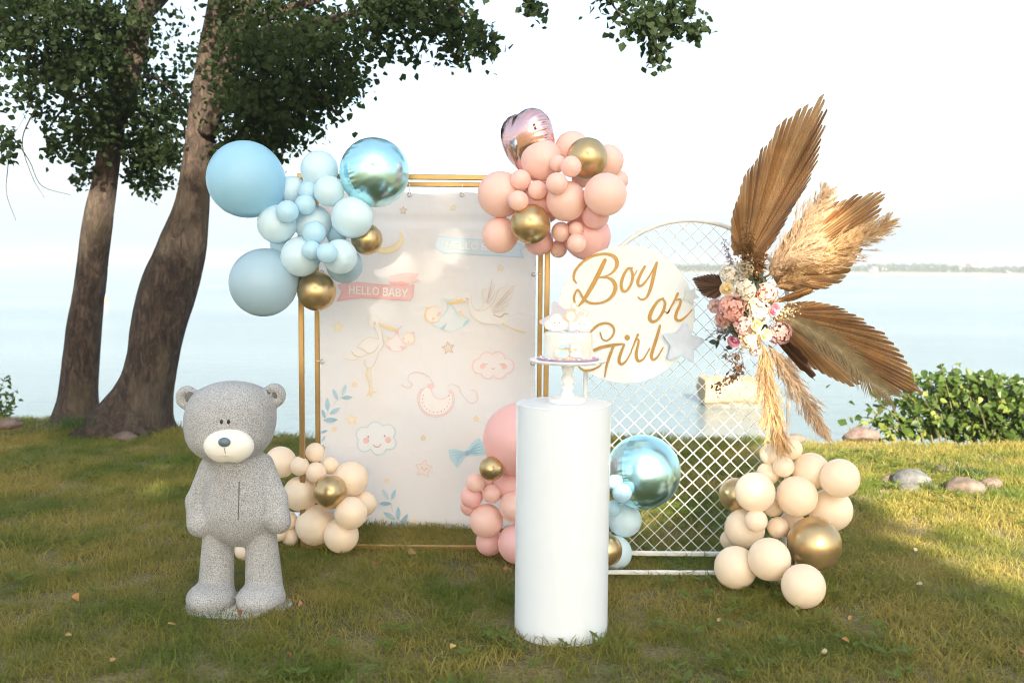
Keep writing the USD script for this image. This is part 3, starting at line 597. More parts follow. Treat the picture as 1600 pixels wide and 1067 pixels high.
for i, (px, py, L, k, lab) in enumerate((
        (117, 943, 15, 0, "orange dry leaf on the grass left of the bear statue"), (103, 1008, 11, 1, "brown leaf low on the left of the lawn"), (172, 1050, 10, 1, "pale brown leaf at the bottom left of the lawn"),
        (378, 976, 13, 3, "dark crumpled leaf just in front of the bear's feet"), (472, 955, 10, 3, "reddish leaf right of the bear's foot"), (451, 1037, 11, 0, "rust leaf on the grass between bear and plinth near the bottom edge"),
        (262, 991, 14, 2, "yellowish leaf lying in front and left of the bear's base"), (637, 873, 15, 1, "tan leaf on the ground bar of the gold frame"), (582, 890, 11, 3, "thin dark leaf in front of the gold frame"),
        (709, 1024, 14, 2, "yellow-tan leaf left of the plinth's foot"), (790, 899, 11, 3, "brown leaf beside the plinth behind its left edge"), (1121, 982, 9, 4, "small pale leaf right of the plinth on the grass"),
        (1232, 1020, 10, 3, "reddish brown leaf below the cream balloons at lower right"), (1292, 1033, 11, 4, "pale tan leaf near the bottom edge at right"), (1316, 1013, 14, 0, "orange leaf near the bottom edge at right"),
        (1242, 965, 14, 6, "greenish leaf upright in front of the lowest cream balloon"), (1327, 977, 10, 2, "yellow leaf right of the lowest cream balloon"), (1441, 926, 10, 4, "whitish leaf in the shade edge at right"),
        (1427, 872, 9, 4, "pale leaf in the sunlit band of grass"), (1594, 1033, 12, 3, "dark red leaf at the bottom right corner"), (160, 680, 18, 5, "bright yellow leaf at the foot of the thick tree"), (1340, 822, 11, 2, "small yellow leaf right of the gold balloon"))):
    g = ground(px, py) + [0, 0, .045]; s = mpp(g)
    obj("fallen_leaf", big_leaf(g, rg, L * s), M["litter_leaf"][k], label=lab, cat="leaf", group="fallen leaves on the lawn", loc=g, smooth=True)
# ------------------------------------------------------------------ gold banner frame and the banner
YF, YK = 5.08, 5.56
fl = at(471, 520, YF)[0]; fr = at(854, 520, YF)[0]; bl = at(496, 560, YK)[0]; br = at(843, 560, YK)[0]
ZF, ZK = at(660, 281.5, YF)[2], at(660, 292.5, YK)[2]
fm = thing("backdrop_stand", "gold metal box frame holding the printed baby banner", "frame", ((fl + fr) / 2, YF, 0))
T = 0.026
for x, y, zt in ((fl, YF, ZF), (fr, YF, ZF), (bl, YK, ZK), (br, YK, ZK)):
    obj("post", box((x, y, zt / 2 + .01), (T, T, zt - .02), .003), M["gold_metal"], fm)
for xa, xb, y, zt in ((fl, fr, YF, ZF), (bl, br, YK, ZK)):
    obj("top_bar", box(((xa + xb) / 2, y, zt + T / 2 + .001), (xb - xa + T, T, T), .003), M["gold_metal"], fm)
    obj("ground_bar", box(((xa + xb) / 2, y, .024), (xb - xa - T - .002, T * .8, T * .8), .003), M["gold_metal"], fm)
for xa, xb, nm in ((fl, bl, "side"), (fr, br, "side")):
    for z in (.024, ZK - .03):
        obj("side_bar", box(((xa + xb) / 2, (YF + YK) / 2, z), (T * .8, YK - YF - T - .004, T * .8), .003), M["gold_metal"], fm)

YN = YK - 0.02
def wav(x, z):
    x = np.asarray(x, float); z = np.asarray(z, float)
    top = np.clip((z - 1.62) / .25, 0, 1)
    return 0.006 * np.sin(x * 7 + z * 2.1) + 0.004 * np.sin(z * 9 + x * 3) + 0.010 * top * np.sin(x * 16) * (1 - top)+ 0.006 * np.exp(-((z - at(690, 345, 5.54)[2]) / .02) ** 2)
nbl, nbr = at(500, 560, YN)[0], at(836, 560, YN)[0]
nzt, nzb = at(660, 300, YN)[2], at(660, 824, YN)[2]
gxx, gzz = np.meshgrid(np.linspace(nbl, nbr, 60), np.linspace(nzb, nzt, 90))
sag = 0.012 * np.sin((gxx - nbl) / (nbr - nbl) * np.pi * 3) ** 2 * np.clip((gzz - (nzt - .15)) / .15, 0, 1)
bv = np.stack([gxx, YN + wav(gxx, gzz), gzz - sag], -1).reshape(-1, 3)
bi = np.arange(60 * 90).reshape(90, 60)
banner_mat = usdkit.material(stage, "/World/Looks/banner_cloth", {
    "tc": ("texture_coordinate", {}), "n": ("noise_texture", {"scale": 2.4, "detail": 3.0}), "r": ("rgb_ramp", {"ramp": [(0.42, (0.75, 0.745, 0.76)), (0.62, (0.77, 0.735, 0.72)), (0.78, (0.79, 0.71, 0.65))]}),
    "w": ("noise_texture", {"scale": 5.0, "detail": 3.0, "distortion": 0.8}), "b": ("bump", {"strength": 0.25, "distance": 0.02}), "p": ("principled_bsdf", {"roughness": 0.6, "sheen_weight": 0.1}), "t": ("translucent_bsdf", {"color": (0.66, 0.65, 0.65)}), "m": ("mix_closure", {"fac": 0.12})},
    [("tc.object", "n.vector"), ("tc.object", "w.vector"), ("n.fac", "r.fac"), ("r.color", "p.base_color"), ("w.fac", "b.height"), ("b.normal", "p.normal"), ("p.BSDF", "m.closure1"), ("t.BSDF", "m.closure2")], surface="m.closure")
bn = thing("banner", "white fabric banner printed with storks, clouds, stars and hello baby ribbons", "banner", ((nbl + nbr) / 2, YN, nzb))
obj("cloth", (bv, np.stack([bi[:-1, :-1], bi[:-1, 1:], bi[1:, 1:], bi[1:, :-1]], -1).reshape(-1, 4)), banner_mat, bn, smooth=True)
for x, sgn, xe in ((nbl + .012, -1, bl), (nbr - .012, 1, br)):
    for py in (310, 427, 566, 700, 815):
        z = at(660, py, YN)[2]
        g = obj("grommet", trimesh.creation.torus(.011, .0035, 14, 7, transform=trimesh.transformations.translation_matrix((x, YN + float(wav(x, z)) - .003, z)) @ trimesh.transformations.rotation_matrix(np.pi / 2, [1, 0, 0])), M["silver"], bn, smooth=True)
        if xe > x and sgn > 0 or xe < x and sgn < 0: obj("tie", tube([(x, YN - .008, z), (xe, YK - .016, z + .002)], .0022, 5), M["cord"], bn)
for px in (560, 640, 722, 790):
    p = at(px, 304, YN); obj("grommet", trimesh.creation.torus(.011, .0035, 14, 7, transform=trimesh.transformations.translation_matrix((p[0], YN + float(wav(p[0], p[2])) - .003, p[2])) @ trimesh.transformations.rotation_matrix(np.pi / 2, [1, 0, 0])), M["silver"], bn, smooth=True)
    obj("tie", tube([(p[0], YN - .01, p[2]), (p[0], YK - .015, ZK + .01), (p[0], YK + .0, ZK + T + .004)], .0022, 5), M["cord"], bn)
M["print"] = usdkit.material(stage, "/World/Looks/printed_ink", {
    "a": ("attribute", {"attribute": "col"}), "tc": ("texture_coordinate", {}), "n": ("noise_texture", {"scale": 14.0, "detail": 4.0}), "r": ("rgb_ramp", {"ramp": [(0.35, (0.0, 0.0, 0.0)), (0.75, (0.4, 0.4, 0.4))]}), "m": ("mix_color", {"b": (0.72, 0.69, 0.69)}), "p": ("principled_bsdf", {"roughness": 0.6})},
    [("tc.object", "n.vector"), ("n.fac", "r.fac"), ("r.color", "m.fac"), ("a.color", "m.a"), ("m.result", "p.base_color")], surface="p.BSDF")
def T_(ox, oy, k): return lambda g: affinity.affine_transform(g, [k, 0, 0, k, ox, oy])
z4, z5, zs, zt_ = T_(480, 280, .2624), T_(480, 540, .3375), T_(530, 470, .1593), T_(640, 420, .125)
clip_px = shapely.box(501, 301, 835, 823)
NB = {"i": 0}
def printed(name, layers, parent=None):
    """layers: (polygon in picture units, colour) from the cloth upwards, printed as thin ink films on the banner."""
    ms, cs = [], []
    for i, (g, c) in enumerate(layers):
        g = g.intersection(clip_px)
        if g.is_empty: continue
        m = tri2d(g, 9.0)
        v = m.vertices; k = .0018 + .0004 * i + NB["i"] * 0.0
        P3 = np.array([at(x, y, YN) for x, y in v[:, :2]])
        P3[:, 1] += wav(P3[:, 0], P3[:, 2]) - k
        f = m.faces; nrm = np.cross(P3[f[:, 1]] - P3[f[:, 0]], P3[f[:, 2]] - P3[f[:, 0]])[:, 1]
        f = np.where((nrm > 0)[:, None], f[:, ::-1], f)
        ms.append(trimesh.Trimesh(P3, f, process=False)); cs.append(np.tile(c, (len(P3), 1)))
    m = cat_(ms)
    return obj(name, (m.vertices, m.faces), M["print"], parent or bn, smooth=False, col=np.vstack(cs))
def E(cx, cy, rx, ry=None, rot=0): return affinity.rotate(affinity.scale(Point(cx, cy).buffer(1, 12), rx, ry or rx, origin=(cx, cy)), rot)
def starp(cx, cy, r, k=0.48, rot=0, n=5):
    return Polygon([(cx + (r if i % 2 == 0 else r * k) * math.sin(rot + i * math.pi / n), cy - (r if i % 2 == 0 else r * k) * math.cos(rot + i * math.pi / n)) for i in range(2 * n)]).buffer(r * .10).buffer(-r * .04)
YEL, BRN, BLU, PNK, ORG_ = (0.80, 0.58, 0.24), (0.56, 0.40, 0.26), (0.22, 0.46, 0.62), (0.78, 0.42, 0.42), (0.80, 0.50, 0.20)
PALEB, PALEP, WH = (0.56, 0.68, 0.74), (0.76, 0.62, 0.62), (0.78, 0.77, 0.76)
for x, y, r, c, tf in ((572, 187, 24, BRN, z4), (870, 170, 18, YEL, z4), (1150, 530, 20, YEL, z4), (183, 880, 34, (0.80, .68, .40), z4), (840, 1005, 38, BRN, z4), (220, 180, 15, YEL, z5), (205, 342, 24, (.80, .66, .36), z5), (125, 388, 13, YEL, z5), (538, 425, 14, (.74, .50, .22), z5), (782, 338, 15, YEL, z5), (368, 625, 13, YEL, z5), (498, 812, 13, YEL, z5), (345, 800, 10, (.80, .66, .36), z5)):
    s_ = starp(x, y, r, rot=.15 * math.sin(x)); printed("printed_star", [(tf(s_), tuple(.55 * np.array(c) + .45 * np.array(WH))), (tf(s_.difference(s_.buffer(-r * .16))), c)])
s_ = starp(540, 568, 40, .55, .12); printed("printed_star", [(z5(s_), (.76, .68, .66)), (z5(s_.difference(s_.buffer(-3))), (.72, .50, .46)), (z5(E(532, 566, 5)), (.75, .45, .42)), (z5(E(552, 568, 5)), (.75, .45, .42)), (z5(brush([(538, 573, 2), (542, 577, 2), (546, 573, 2)])), (.4, .25, .2))])
# ribbons
def words(txt, x, y, h, tilt, col, sy=1):
    t = meshkit.text_mesh(txt, 1.0, 0.01, bold=True); v = t.vertices; cs_ = math.cos(tilt); sn = math.sin(tilt)
    px = x + h * (v[:, 0] * cs_ + v[:, 1] * sn); py = y + h * (v[:, 0] * sn - v[:, 1] * cs_)
    P3 = np.array([at(a, b, YN) for a, b in zip(px, py)]); P3[:, 1] += wav(P3[:, 0], P3[:, 2]) - .0034 - v[:, 2] * .08
    f = t.faces.copy()
    m = trimesh.Trimesh(P3, f, process=False)
    if m.volume < 0: m.invert()
    return m
rb = Polygon([(178, 630), (215, 618), (300, 612), (460, 628), (600, 632), (640, 625), (632, 700), (615, 726), (470, 716), (330, 706), (240, 716), (172, 730), (206, 672)])
rt = Polygon([(486, 575), (600, 556), (668, 562), (650, 590), (678, 606), (610, 622), (500, 625), (484, 618)])
p1 = printed("hello_ribbon", [(z4(rt), (.78, .52, .50)), (z4(Polygon([(486, 612), (560, 606), (612, 622), (600, 634), (500, 626)])), (.74, .33, .31)), (z4(rb), (.77, .45, .45)), (z4(rb.difference(rb.buffer(-7))), (.75, .36, .37)), (z4(Polygon([(172, 672), (205, 655), (196, 690)])), (.74, .72, .72))])
M["ink_white"] = mat("ink_white", (0.80, 0.78, 0.77), 0.6)
_t = words("HELLO BABY", 480 + .2624 * 240, 280 + .2624 * 677, 12.0, .05, None)
w_ = (_t.vertices[:, 0].max() - _t.vertices[:, 0].min()) / mpp(at(590, 455, YN)); kk = (355 * .2624) / w_
def words_fit(txt, x, y, h, wpx, tilt):
    t = words(txt, x, y, h, tilt, None); v = t.vertices; x0 = v[:, 0].min(); have = (v[:, 0].max() - x0) / mpp(at(x, y, YN)); k = wpx / have
    v[:, 0] = x0 + (v[:, 0] - x0) * k; t.vertices = v; return t
obj("ribbon_words", words_fit("HELLO BABY", 480 + .2624 * 242, 280 + .2624 * 680, 12.0, 93, .055), M["ink_white"], p1)
rb2 = Polygon([(758, 400), (775, 335), (900, 350), (1100, 362), (1240, 368), (1312, 405), (1272, 420), (1292, 470), (1200, 462), (1040, 455), (880, 440), (815, 445), (760, 410)])
p2 = printed("hello_ribbon", [(z4(rb2), (.56, .68, .75)), (z4(rb2.difference(rb2.buffer(-8))), (.46, .62, .72))])
obj("ribbon_words", words_fit("HELLO BABY", 480 + .2624 * 820, 280 + .2624 * 412, 10.5, 98, .05), M["ink_white"], p2)
mo = E(470, 360, 105, 85).difference(E(440, 330, 118, 78)); printed("printed_moon", [(z4(mo), (.78, .68, .44)), (z4(mo.difference(mo.buffer(-8))), (.80, .60, .26))])
# clouds
def cloud(circs, fillc, line, tf, name, face):
    u = shapely.union_all([E(*c) for c in circs]); printed(name, [(tf(u), fillc), (tf(u.difference(u.buffer(-6))), line)] + [(tf(a), b) for a, b in face])
cloud([(262, 412, 38), (315, 392, 42), (372, 400, 38), (380, 450, 34), (330, 468, 40), (265, 458, 36), (318, 430, 50)], (.72, .75, .77), (.50, .63, .70), z5, "printed_cloud",
      [(E(272, 440, 14), (.78, .45, .40)), (E(374, 436, 14), (.78, .45, .40)), (E(282, 421, 4), (.1, .08, .07)), (E(358, 418, 4), (.1, .08, .07)), (brush([(304, 458, 3), (315, 468, 4), (330, 468, 4), (342, 455, 3)]), (.55, .22, .16))])
cloud([(800, 95, 38), (832, 64, 36), (882, 62, 36), (922, 95, 38), (890, 122, 34), (835, 122, 34), (860, 95, 45)], (.75, .70, .70), (.76, .52, .52), z5, "printed_cloud",
      [(E(812, 96, 13), (.78, .50, .46)), (E(912, 96, 13), (.78, .50, .46)), (brush([(815, 82, 2), (825, 88, 3), (835, 84, 2)]), (.5, .3, .3)), (brush([(888, 84, 2), (897, 88, 3), (908, 82, 2)]), (.5, .3, .3)), (brush([(853, 104, 2), (861, 109, 3), (869, 103, 2)]), (.5, .3, .3))])
# bib
cres = E(597, 248, 78, 74).difference(E(620, 195, 45, 50))
scal = shapely.union_all([E(597 + 78 * math.cos(a), 248 + 74 * math.sin(a), 9) for a in np.linspace(-0.55, 3.75, 24)])
printed("printed_bib", [(z5(scal), (.76, .64, .64)), (z5(scal.difference(scal.buffer(-3))), (.70, .46, .48)), (z5(cres), (.77, .74, .73)), (z5(cres.difference(cres.buffer(-3))), (.72, .48, .50)), (z5(E(572, 186, 16, 12)), (.76, .50, .52)),
    (z5(brush([(585, 178, 3), (560, 140, 3), (510, 122, 4), (475, 133, 3), (468, 160, 3), (488, 178, 4), (468, 194, 3), (436, 180, 3)])), (.66, .46, .46)), (z5(brush([(650, 192, 3), (665, 178, 3), (700, 190, 4), (720, 230, 3), (760, 266, 3), (790, 246, 4), (777, 207, 3), (758, 207, 3)])), (.70, .52, .52))]
    + [(z5(E(597 + 62 * math.cos(a), 248 + 58 * math.sin(a), 2.4)), (.35, .2, .2)) for a in np.linspace(-.3, 3.5, 14)])
# bow
b1 = Polygon([(735, 492), (690, 480), (658, 482), (664, 520), (692, 560), (716, 535), (732, 506)]); b2 = Polygon([(742, 488), (765, 450), (795, 430), (832, 468), (842, 500), (775, 506), (748, 500)])
printed("printed_bow", [(z5(b1.buffer(3)), (.40, .62, .72)), (z5(b2.buffer(3)), (.42, .64, .73))] + [(z5(brush([(735, 495, 2), (700 + 0 * i, 490 + 12 * i, 5), (672 + 8 * i, 490 + 18 * i, 2)])), (.26, .48, .62)) for i in range(4)] + [(z5(brush([(745, 492, 2), (780, 460 + 12 * i, 5), (805 + 6 * i, 450 + 14 * i, 2)])), (.26, .48, .62)) for i in range(4)] + [(z5(E(740, 495, 11, 13, 20)), (.24, .46, .60))])
# leaf sprigs
def sprig(leaves, stem, tf):
    L = [(tf(brush(stem)), (.55, .58, .60))]
    for x, y, ln, ang, c in leaves:
        p = affinity.translate(affinity.rotate(affinity.scale(Polygon([(-.5, 0), (-.25, .13), (0, .17), (.25, .12), (.5, 0), (.25, -.12), (0, -.17), (-.25, -.13)]).buffer(.02), ln, ln, origin=(0, 0)), -ang, origin=(0, 0)), x, y)
        L += [(tf(p), c), (tf(brush([(x - .4 * ln * math.cos(math.radians(ang)), y + .4 * ln * math.sin(math.radians(ang)), 2), (x + .4 * ln * math.cos(math.radians(ang)), y - .4 * ln * math.sin(math.radians(ang)), 2)], 3)), tuple(np.array(c) * .8))]
    printed("printed_leaf_sprig", L)
A, B, C = (.20, .44, .58), (.32, .54, .66), (.46, .63, .71)
sprig([(170, 206, 56, 72, C), (130, 226, 54, 112, B), (183, 240, 52, 4, A)], [(122, 270, 2), (140, 252, 3), (160, 236, 2)], z5)
sprig([(93, 272, 62, 92, B), (127, 302, 56, 32, B), (108, 344, 64, 2, A), (76, 316, 44, 108, A)], [(78, 345, 2), (90, 320, 3), (100, 300, 2)], z5)
sprig([(78, 398, 34, 20, A), (76, 430, 30, 60, B)], [(72, 430, 2), (76, 415, 2)], z5)
sprig([(362, 688, 56, 122, C), (399, 690, 52, 70, B), (362, 730, 54, 0, A)], [(395, 770, 2), (390, 740, 3), (380, 715, 2)], z5)
sprig([(381, 788, 66, 148, B), (421, 776, 62, 88, B), (449, 806, 62, 60, A), (403, 824, 44, -4, A)], [(425, 842, 3), (424, 825, 3), (415, 810, 2)], z5)
# storks
SK, SKD, GRY = (.74, .70, .62), (.62, .50, .36), (.48, .40, .38)
body = Polygon(spline(np.array([(432, 430), (385, 375), (300, 358), (235, 390), (175, 455), (120, 500), (45, 560), (110, 578), (200, 572), (290, 555), (350, 520), (400, 480)], float), 6))
printed("printed_stork", [(zs(E(340, 205, 56)), (.77, .755, .74)), (zs(Polygon([(345, 250), (400, 225), (425, 340), (432, 430), (395, 470), (380, 370)])), (.77, .755, .74)), (zs(body), (.765, .745, .72)),
    (zs(E(340, 205, 56).difference(E(340, 205, 50))), SK)] + [(zs(brush(b)), SKD if i > 4 else (.68, .58, .46)) for i, b in enumerate((
    [(345, 262, 6), (375, 320, 7), (388, 375, 6)], [(400, 230, 5), (425, 350, 8), (434, 430, 8), (400, 490, 6)], [(385, 375, 6), (300, 358, 7), (235, 390, 8), (175, 455, 8)], [(45, 560, 4), (110, 578, 7), (200, 572, 4)], [(250, 575, 5), (258, 635, 8), (295, 660, 9), (335, 632, 9), (372, 560, 8), (392, 500, 5)],
    [(175, 455, 6), (230, 475, 8), (290, 515, 8), (350, 490, 7), (390, 430, 5)], [(120, 495, 6), (160, 540, 9), (220, 548, 7), (290, 520, 5)]))] + [
    (zs(Polygon([(385, 215), (400, 242), (480, 275), (562, 294), (575, 280), (480, 245)])), (.82, .60, .26)), (zs(E(348, 226, 12, 9)), (.74, .52, .48)), (zs(brush([(338, 208, 3), (350, 212, 4), (360, 209, 3)])), (.5, .35, .3)),
    (zs(brush([(280, 660, 12), (268, 720, 12), (292, 800, 9), (300, 910, 12)])), (.80, .62, .30)), (zs(brush([(315, 660, 10), (317, 760, 8), (332, 888, 8)])), (.82, .68, .42)), (zs(brush([(270, 932, 6), (302, 902, 16), (365, 893, 8)])), (.80, .62, .28)), (zs(brush([(302, 902, 12), (312, 940, 7)])), (.80, .62, .28))])
bun = Polygon(spline(np.array([(565, 300), (540, 345), (470, 395), (452, 430), (490, 475), (560, 497), (625, 487), (668, 450), (620, 400), (590, 345)], float), 5))
printed("printed_bundle", [(zs(bun), (.78, .73, .73)), (zs(bun.difference(bun.buffer(-7))), (.76, .58, .58)), (zs(Polygon([(455, 425), (480, 470), (520, 488), (500, 450)])), (.74, .50, .52)), (zs(Polygon([(590, 440), (620, 488), (668, 450)])), (.76, .46, .48)), (zs(brush([(555, 330, 8), (570, 290, 14), (618, 244, 5)])), (.74, .46, .50)), (zs(brush([(585, 340, 6), (572, 290, 12), (545, 265, 4)])), (.74, .46, .50)),
    (zs(E(685, 370, 60)), (.80, .72, .66)), (zs(E(685, 370, 60).difference(E(682, 368, 49))), (.82, .60, .40)), (zs(E(682, 402, 10)), (.80, .50, .42)), (zs(E(640, 370, 8)), (.80, .50, .42)), (zs(E(725, 312, 14, 10)), (.78, .48, .52)), (zs(E(490, 365, 20, 12, 30)), (.82, .66, .46)), (zs(E(465, 400, 18, 12, 60)), (.82, .66, .46))])
bd = Polygon(spline(np.array([(690, 400), (735, 410), (745, 520), (790, 605), (900, 675), (1000, 690), (1165, 702), (1240, 565), (1050, 560), (1000, 480), (930, 430), (850, 515), (800, 500), (770, 420), (775, 340)], float), 5))
fe = [([(960, 430, 4), (1000, 300, 8), (1030, 120, 4)]), ([(970, 420, 4), (1020, 300, 7), (1056, 180, 3)]), ([(980, 440, 4), (1040, 350, 7), (1072, 285, 3)]), ([(975, 400, 3), (985, 320, 6), (1000, 230, 3)]), ([(1040, 500, 4), (1180, 330, 8), (1322, 198, 4)]), ([(1050, 520, 4), (1190, 380, 8), (1298, 262, 3)]), ([(1055, 530, 4), (1180, 430, 8), (1280, 350, 3)]), ([(1060, 540, 4), (1160, 490, 7), (1240, 440, 3)]), ([(1050, 500, 4), (1120, 420, 7), (1220, 300, 3)]), ([(1050, 552, 4), (1120, 530, 6), (1190, 510, 3)]), ([(1090, 470, 3), (1160, 400, 6), (1250, 290, 3)])]
wg1 = Polygon([(920, 430), (905, 300), (925, 250), (965, 240), (1030, 120), (1050, 190), (1072, 290), (1000, 440), (960, 470)]); wg2 = Polygon([(990, 490), (1090, 345), (1105, 265), (1200, 225), (1322, 198), (1280, 350), (1240, 440), (1190, 515), (1050, 555)])
printed("printed_stork", [(zt_(wg1), (.73, .69, .67)), (zt_(wg2), (.72, .67, .63)), (zt_(E(712, 350, 62)), (.77, .755, .74)), (zt_(bd), (.77, .75, .73)), (zt_(E(712, 350, 62).difference(E(712, 350, 55))), SK),
    (zt_(brush([(735, 420, 6), (748, 520, 8), (790, 600, 9), (900, 672, 8), (1000, 687, 9), (1165, 702, 6)])), (.70, .58, .48)), (zt_(brush([(772, 335, 5), (772, 420, 7), (805, 498, 8), (850, 517, 8), (912, 470, 6), (930, 400, 5), (908, 280, 7), (955, 240, 6)])), (.70, .60, .46)), (zt_(brush([(850, 530, 6), (960, 500, 8), (1060, 400, 8), (1095, 300, 8), (1130, 245, 7), (1210, 228, 6)])), (.66, .56, .44))]
    + [(zt_(brush(b, 5)), (.56, .47, .44) if i < 4 else (.57, .47, .41)) for i, b in enumerate(fe)] + [(zt_(brush([(1045, 570, 8), (1130, 600, 18), (1190, 560, 22), (1238, 570, 6)])), (.60, .44, .32)),
    (zt_(Polygon([(455, 420), (560, 398), (650, 373), (692, 405), (640, 428), (500, 440)])), (.80, .55, .16)), (zt_(E(730, 382, 18, 14)), (.78, .50, .45)), (zt_(brush([(698, 362, 4), (712, 368, 6), (726, 362, 4)])), (.4, .3, .25)), (zt_(brush([(1165, 680, 16), (1200, 705, 12), (1275, 742, 9), (1390, 782, 16), (1448, 795, 6)])), (.80, .58, .24))])
bb = Polygon(spline(np.array([(500, 440), (450, 540), (380, 600), (270, 680), (380, 745), (500, 787), (620, 752), (705, 702), (747, 640), (680, 590), (600, 540), (540, 450)], float), 5))
printed("printed_bundle", [(zt_(bb), (.66, .73, .76)), (zt_(bb.difference(bb.buffer(-12))), (.54, .67, .73)), (zt_(Polygon([(380, 745), (470, 670), (430, 770)])), (.36, .56, .66)), (zt_(Polygon([(745, 630), (740, 660), (700, 702), (660, 715), (700, 650)])), (.38, .58, .68)), (zt_(Polygon([(395, 355), (440, 405), (490, 420), (600, 355), (520, 385), (460, 380)])), (.48, .65, .72)), (zt_(brush([(480, 430, 10), (470, 500, 8), (440, 560, 5)])), (.50, .64, .70)), (zt_(brush([(530, 440, 10), (560, 520, 8), (640, 640, 5)])), (.50, .64, .70)),
    (zt_(E(290, 572, 106)), (.78, .72, .66)), (zt_(E(290, 572, 106).difference(E(302, 570, 92))), (.80, .58, .32)), (zt_(E(296, 622, 18)), (.78, .48, .38)), (zt_(E(372, 560, 20)), (.78, .52, .42)), (zt_(brush([(345, 570, 4), (352, 585, 6), (362, 598, 4)])), (.4, .25, .2)), (zt_(E(640, 540, 28, 16, 50)), (.80, .62, .38)), (zt_(E(665, 580, 22, 14, 50)), (.80, .60, .36)), (zt_(E(710, 605, 18, 10, 30)), (.80, .66, .48)), (zt_(brush([(205, 465, 4), (215, 490, 6), (230, 480, 4)])), (.6, .45, .3))])

# ------------------------------------------------------------------ white wire arch
YA = 4.93
al, ar = at(914, 640, YA)[0], at(914, 640, YA)[0] + 318 * mpp(at(1073, 640, YA))
R_A = (ar - al) / 2; ac = (al + ar) / 2
zsp = at(1073, 344, YA)[2] - R_A; zb_ = 0.045
ra = thing("wire_arch", "white round-topped wire mesh screen behind the round sign", "screen", (ac, YA, 0))
ang = np.linspace(0, np.pi, 40)
outl = [(al, YA, 0.02)] + [(ac - R_A * math.cos(a), YA, zsp + R_A * math.sin(a)) for a in ang] + [(ar, YA, 0.02)]
obj("arch_tube", tube(outl, .0115, 10), M["white_metal"], ra, smooth=True)
obj("base_bar", box((ac, YA, .045), (ar - al - .02, .022, .022), .003), M["white_metal"], ra)
YA2 = 4.66
obj("foot_bar", box((ac + .01, YA2, .032), (ar - al + .02, .02, .02), .003), M["white_metal"], ra)
for x in (al, ar): obj("foot_strut", box((x, (YA + YA2) / 2, .022), (.018, YA - YA2 - .024, .018), .003), M["white_metal"], ra)
shape = Polygon([(x, z) for x, _, z in outl[1:-1]] + [(ar, .05), (al, .05)])
wires = {1: [], -1: []}; pitch = 0.0745
for sgn in (1, -1):
    for k in range(-60, 60):
        c0 = k * pitch
        ln = LineString([(ac - 3, sgn * -3 + c0), (ac + 3, sgn * 3 + c0)]).intersection(shape)
        for g in getattr(ln, "geoms", [ln]):
            if g.is_empty or g.geom_type != "LineString": continue
            (x1, z1), (x2, z2) = g.coords[0], g.coords[-1]
            wires[sgn].append(tube([(x1, YA + sgn * .0015, z1), (x2, YA + sgn * .0015, z2)], .0017, 5, cap=False))
obj("wire_mesh", cat_(wires[1] + wires[-1]), M["white_metal"], ra, smooth=True)

# round sign with lettering, paper stars
YD = 4.86
dc = at(978, 492, YD); ds = mpp(dc); DR = 107.5 * ds
dg = thing("round_sign", "round white acrylic sign with gold script lettering hung on the wire arch", "sign", dc)
dm = lathe([(0.0005, -.002), (DR - .001, -.002), (DR, -.001), (DR, .001), (DR - .001, .002), (0.0005, .002)], (0, 0, 0), 96)
dm.apply_transform(trimesh.transformations.rotation_matrix(np.pi / 2, [1, 0, 0])); dm.apply_translation(dc)
obj("disc", dm, M["acrylic"], dg, smooth=40)
def letter(strokes, name="letter"):
    g = shapely.union_all([brush([(800 + x * .2812, 360 + y * .2812, w * .2812 * 1.40) for x, y, w in st], 8) for st in strokes])
    ms = []
    for q in getattr(g, "geoms", [g]):
        e = trimesh.creation.extrude_polygon(q, 1.0, engine="earcut"); v = e.vertices
        P3 = np.array([at(x, y, YD - .0026) for x, y in v[:, :2]]); P3[:, 1] -= v[:, 2] * .003
        e = trimesh.Trimesh(P3, e.faces, process=False)
        if e.volume < 0: e.invert()
        ms.append(e)
    obj(name, cat_(ms), M["letter_gold"], dg, smooth=30)
letter([[(516, 166, 15), (490, 222, 17), (455, 292, 17), (422, 348, 16), (395, 392, 12), (368, 422, 5)],
        [(358, 293, 5), (343, 268, 9), (350, 227, 10), (385, 182, 10), (440, 146, 10), (500, 131, 10), (550, 136, 12), (578, 158, 15), (583, 195, 14), (562, 230, 9), (528, 252, 6), (478, 261, 5)],
        [(478, 261, 5), (530, 262, 8), (563, 282, 14), (575, 316, 16), (563, 354, 14), (530, 388, 10), (485, 404, 9), (435, 403, 10), (398, 380, 10), (378, 345, 8), (364, 330, 8), (350, 352, 8), (344, 378, 9), (350, 405, 6)]])
letter([[(668, 210, 7), (645, 212, 9), (622, 245, 11), (607, 295, 12), (613, 332, 11), (635, 337, 9), (660, 302, 10), (671, 258, 11), (664, 222, 9), (650, 208, 7)], [(668, 262, 5), (682, 246, 4), (694, 222, 4)]])
letter([[(738, 200, 9), (716, 240, 11), (699, 283, 12), (706, 308, 10), (730, 298, 8), (766, 250, 6), (800, 185, 5)], [(804, 180, 10), (790, 240, 13), (776, 300, 13), (760, 350, 11), (740, 379, 8), (716, 383, 7), (701, 370, 5)]])
letter([[(840, 378, 7), (812, 392, 10), (780, 438, 13), (764, 483, 14), (780, 507, 12), (810, 494, 9), (840, 448, 11), (850, 404, 10), (838, 378, 7)], [(842, 446, 5), (864, 458, 5), (878, 440, 4)]])
letter([[(921, 351, 10), (908, 380, 9), (888, 418, 7), (864, 460, 5)], [(905, 388, 5), (935, 384, 8), (932, 415, 10), (914, 455, 12), (910, 490, 12), (932, 501, 10), (968, 477, 6), (1000, 440, 4)]])
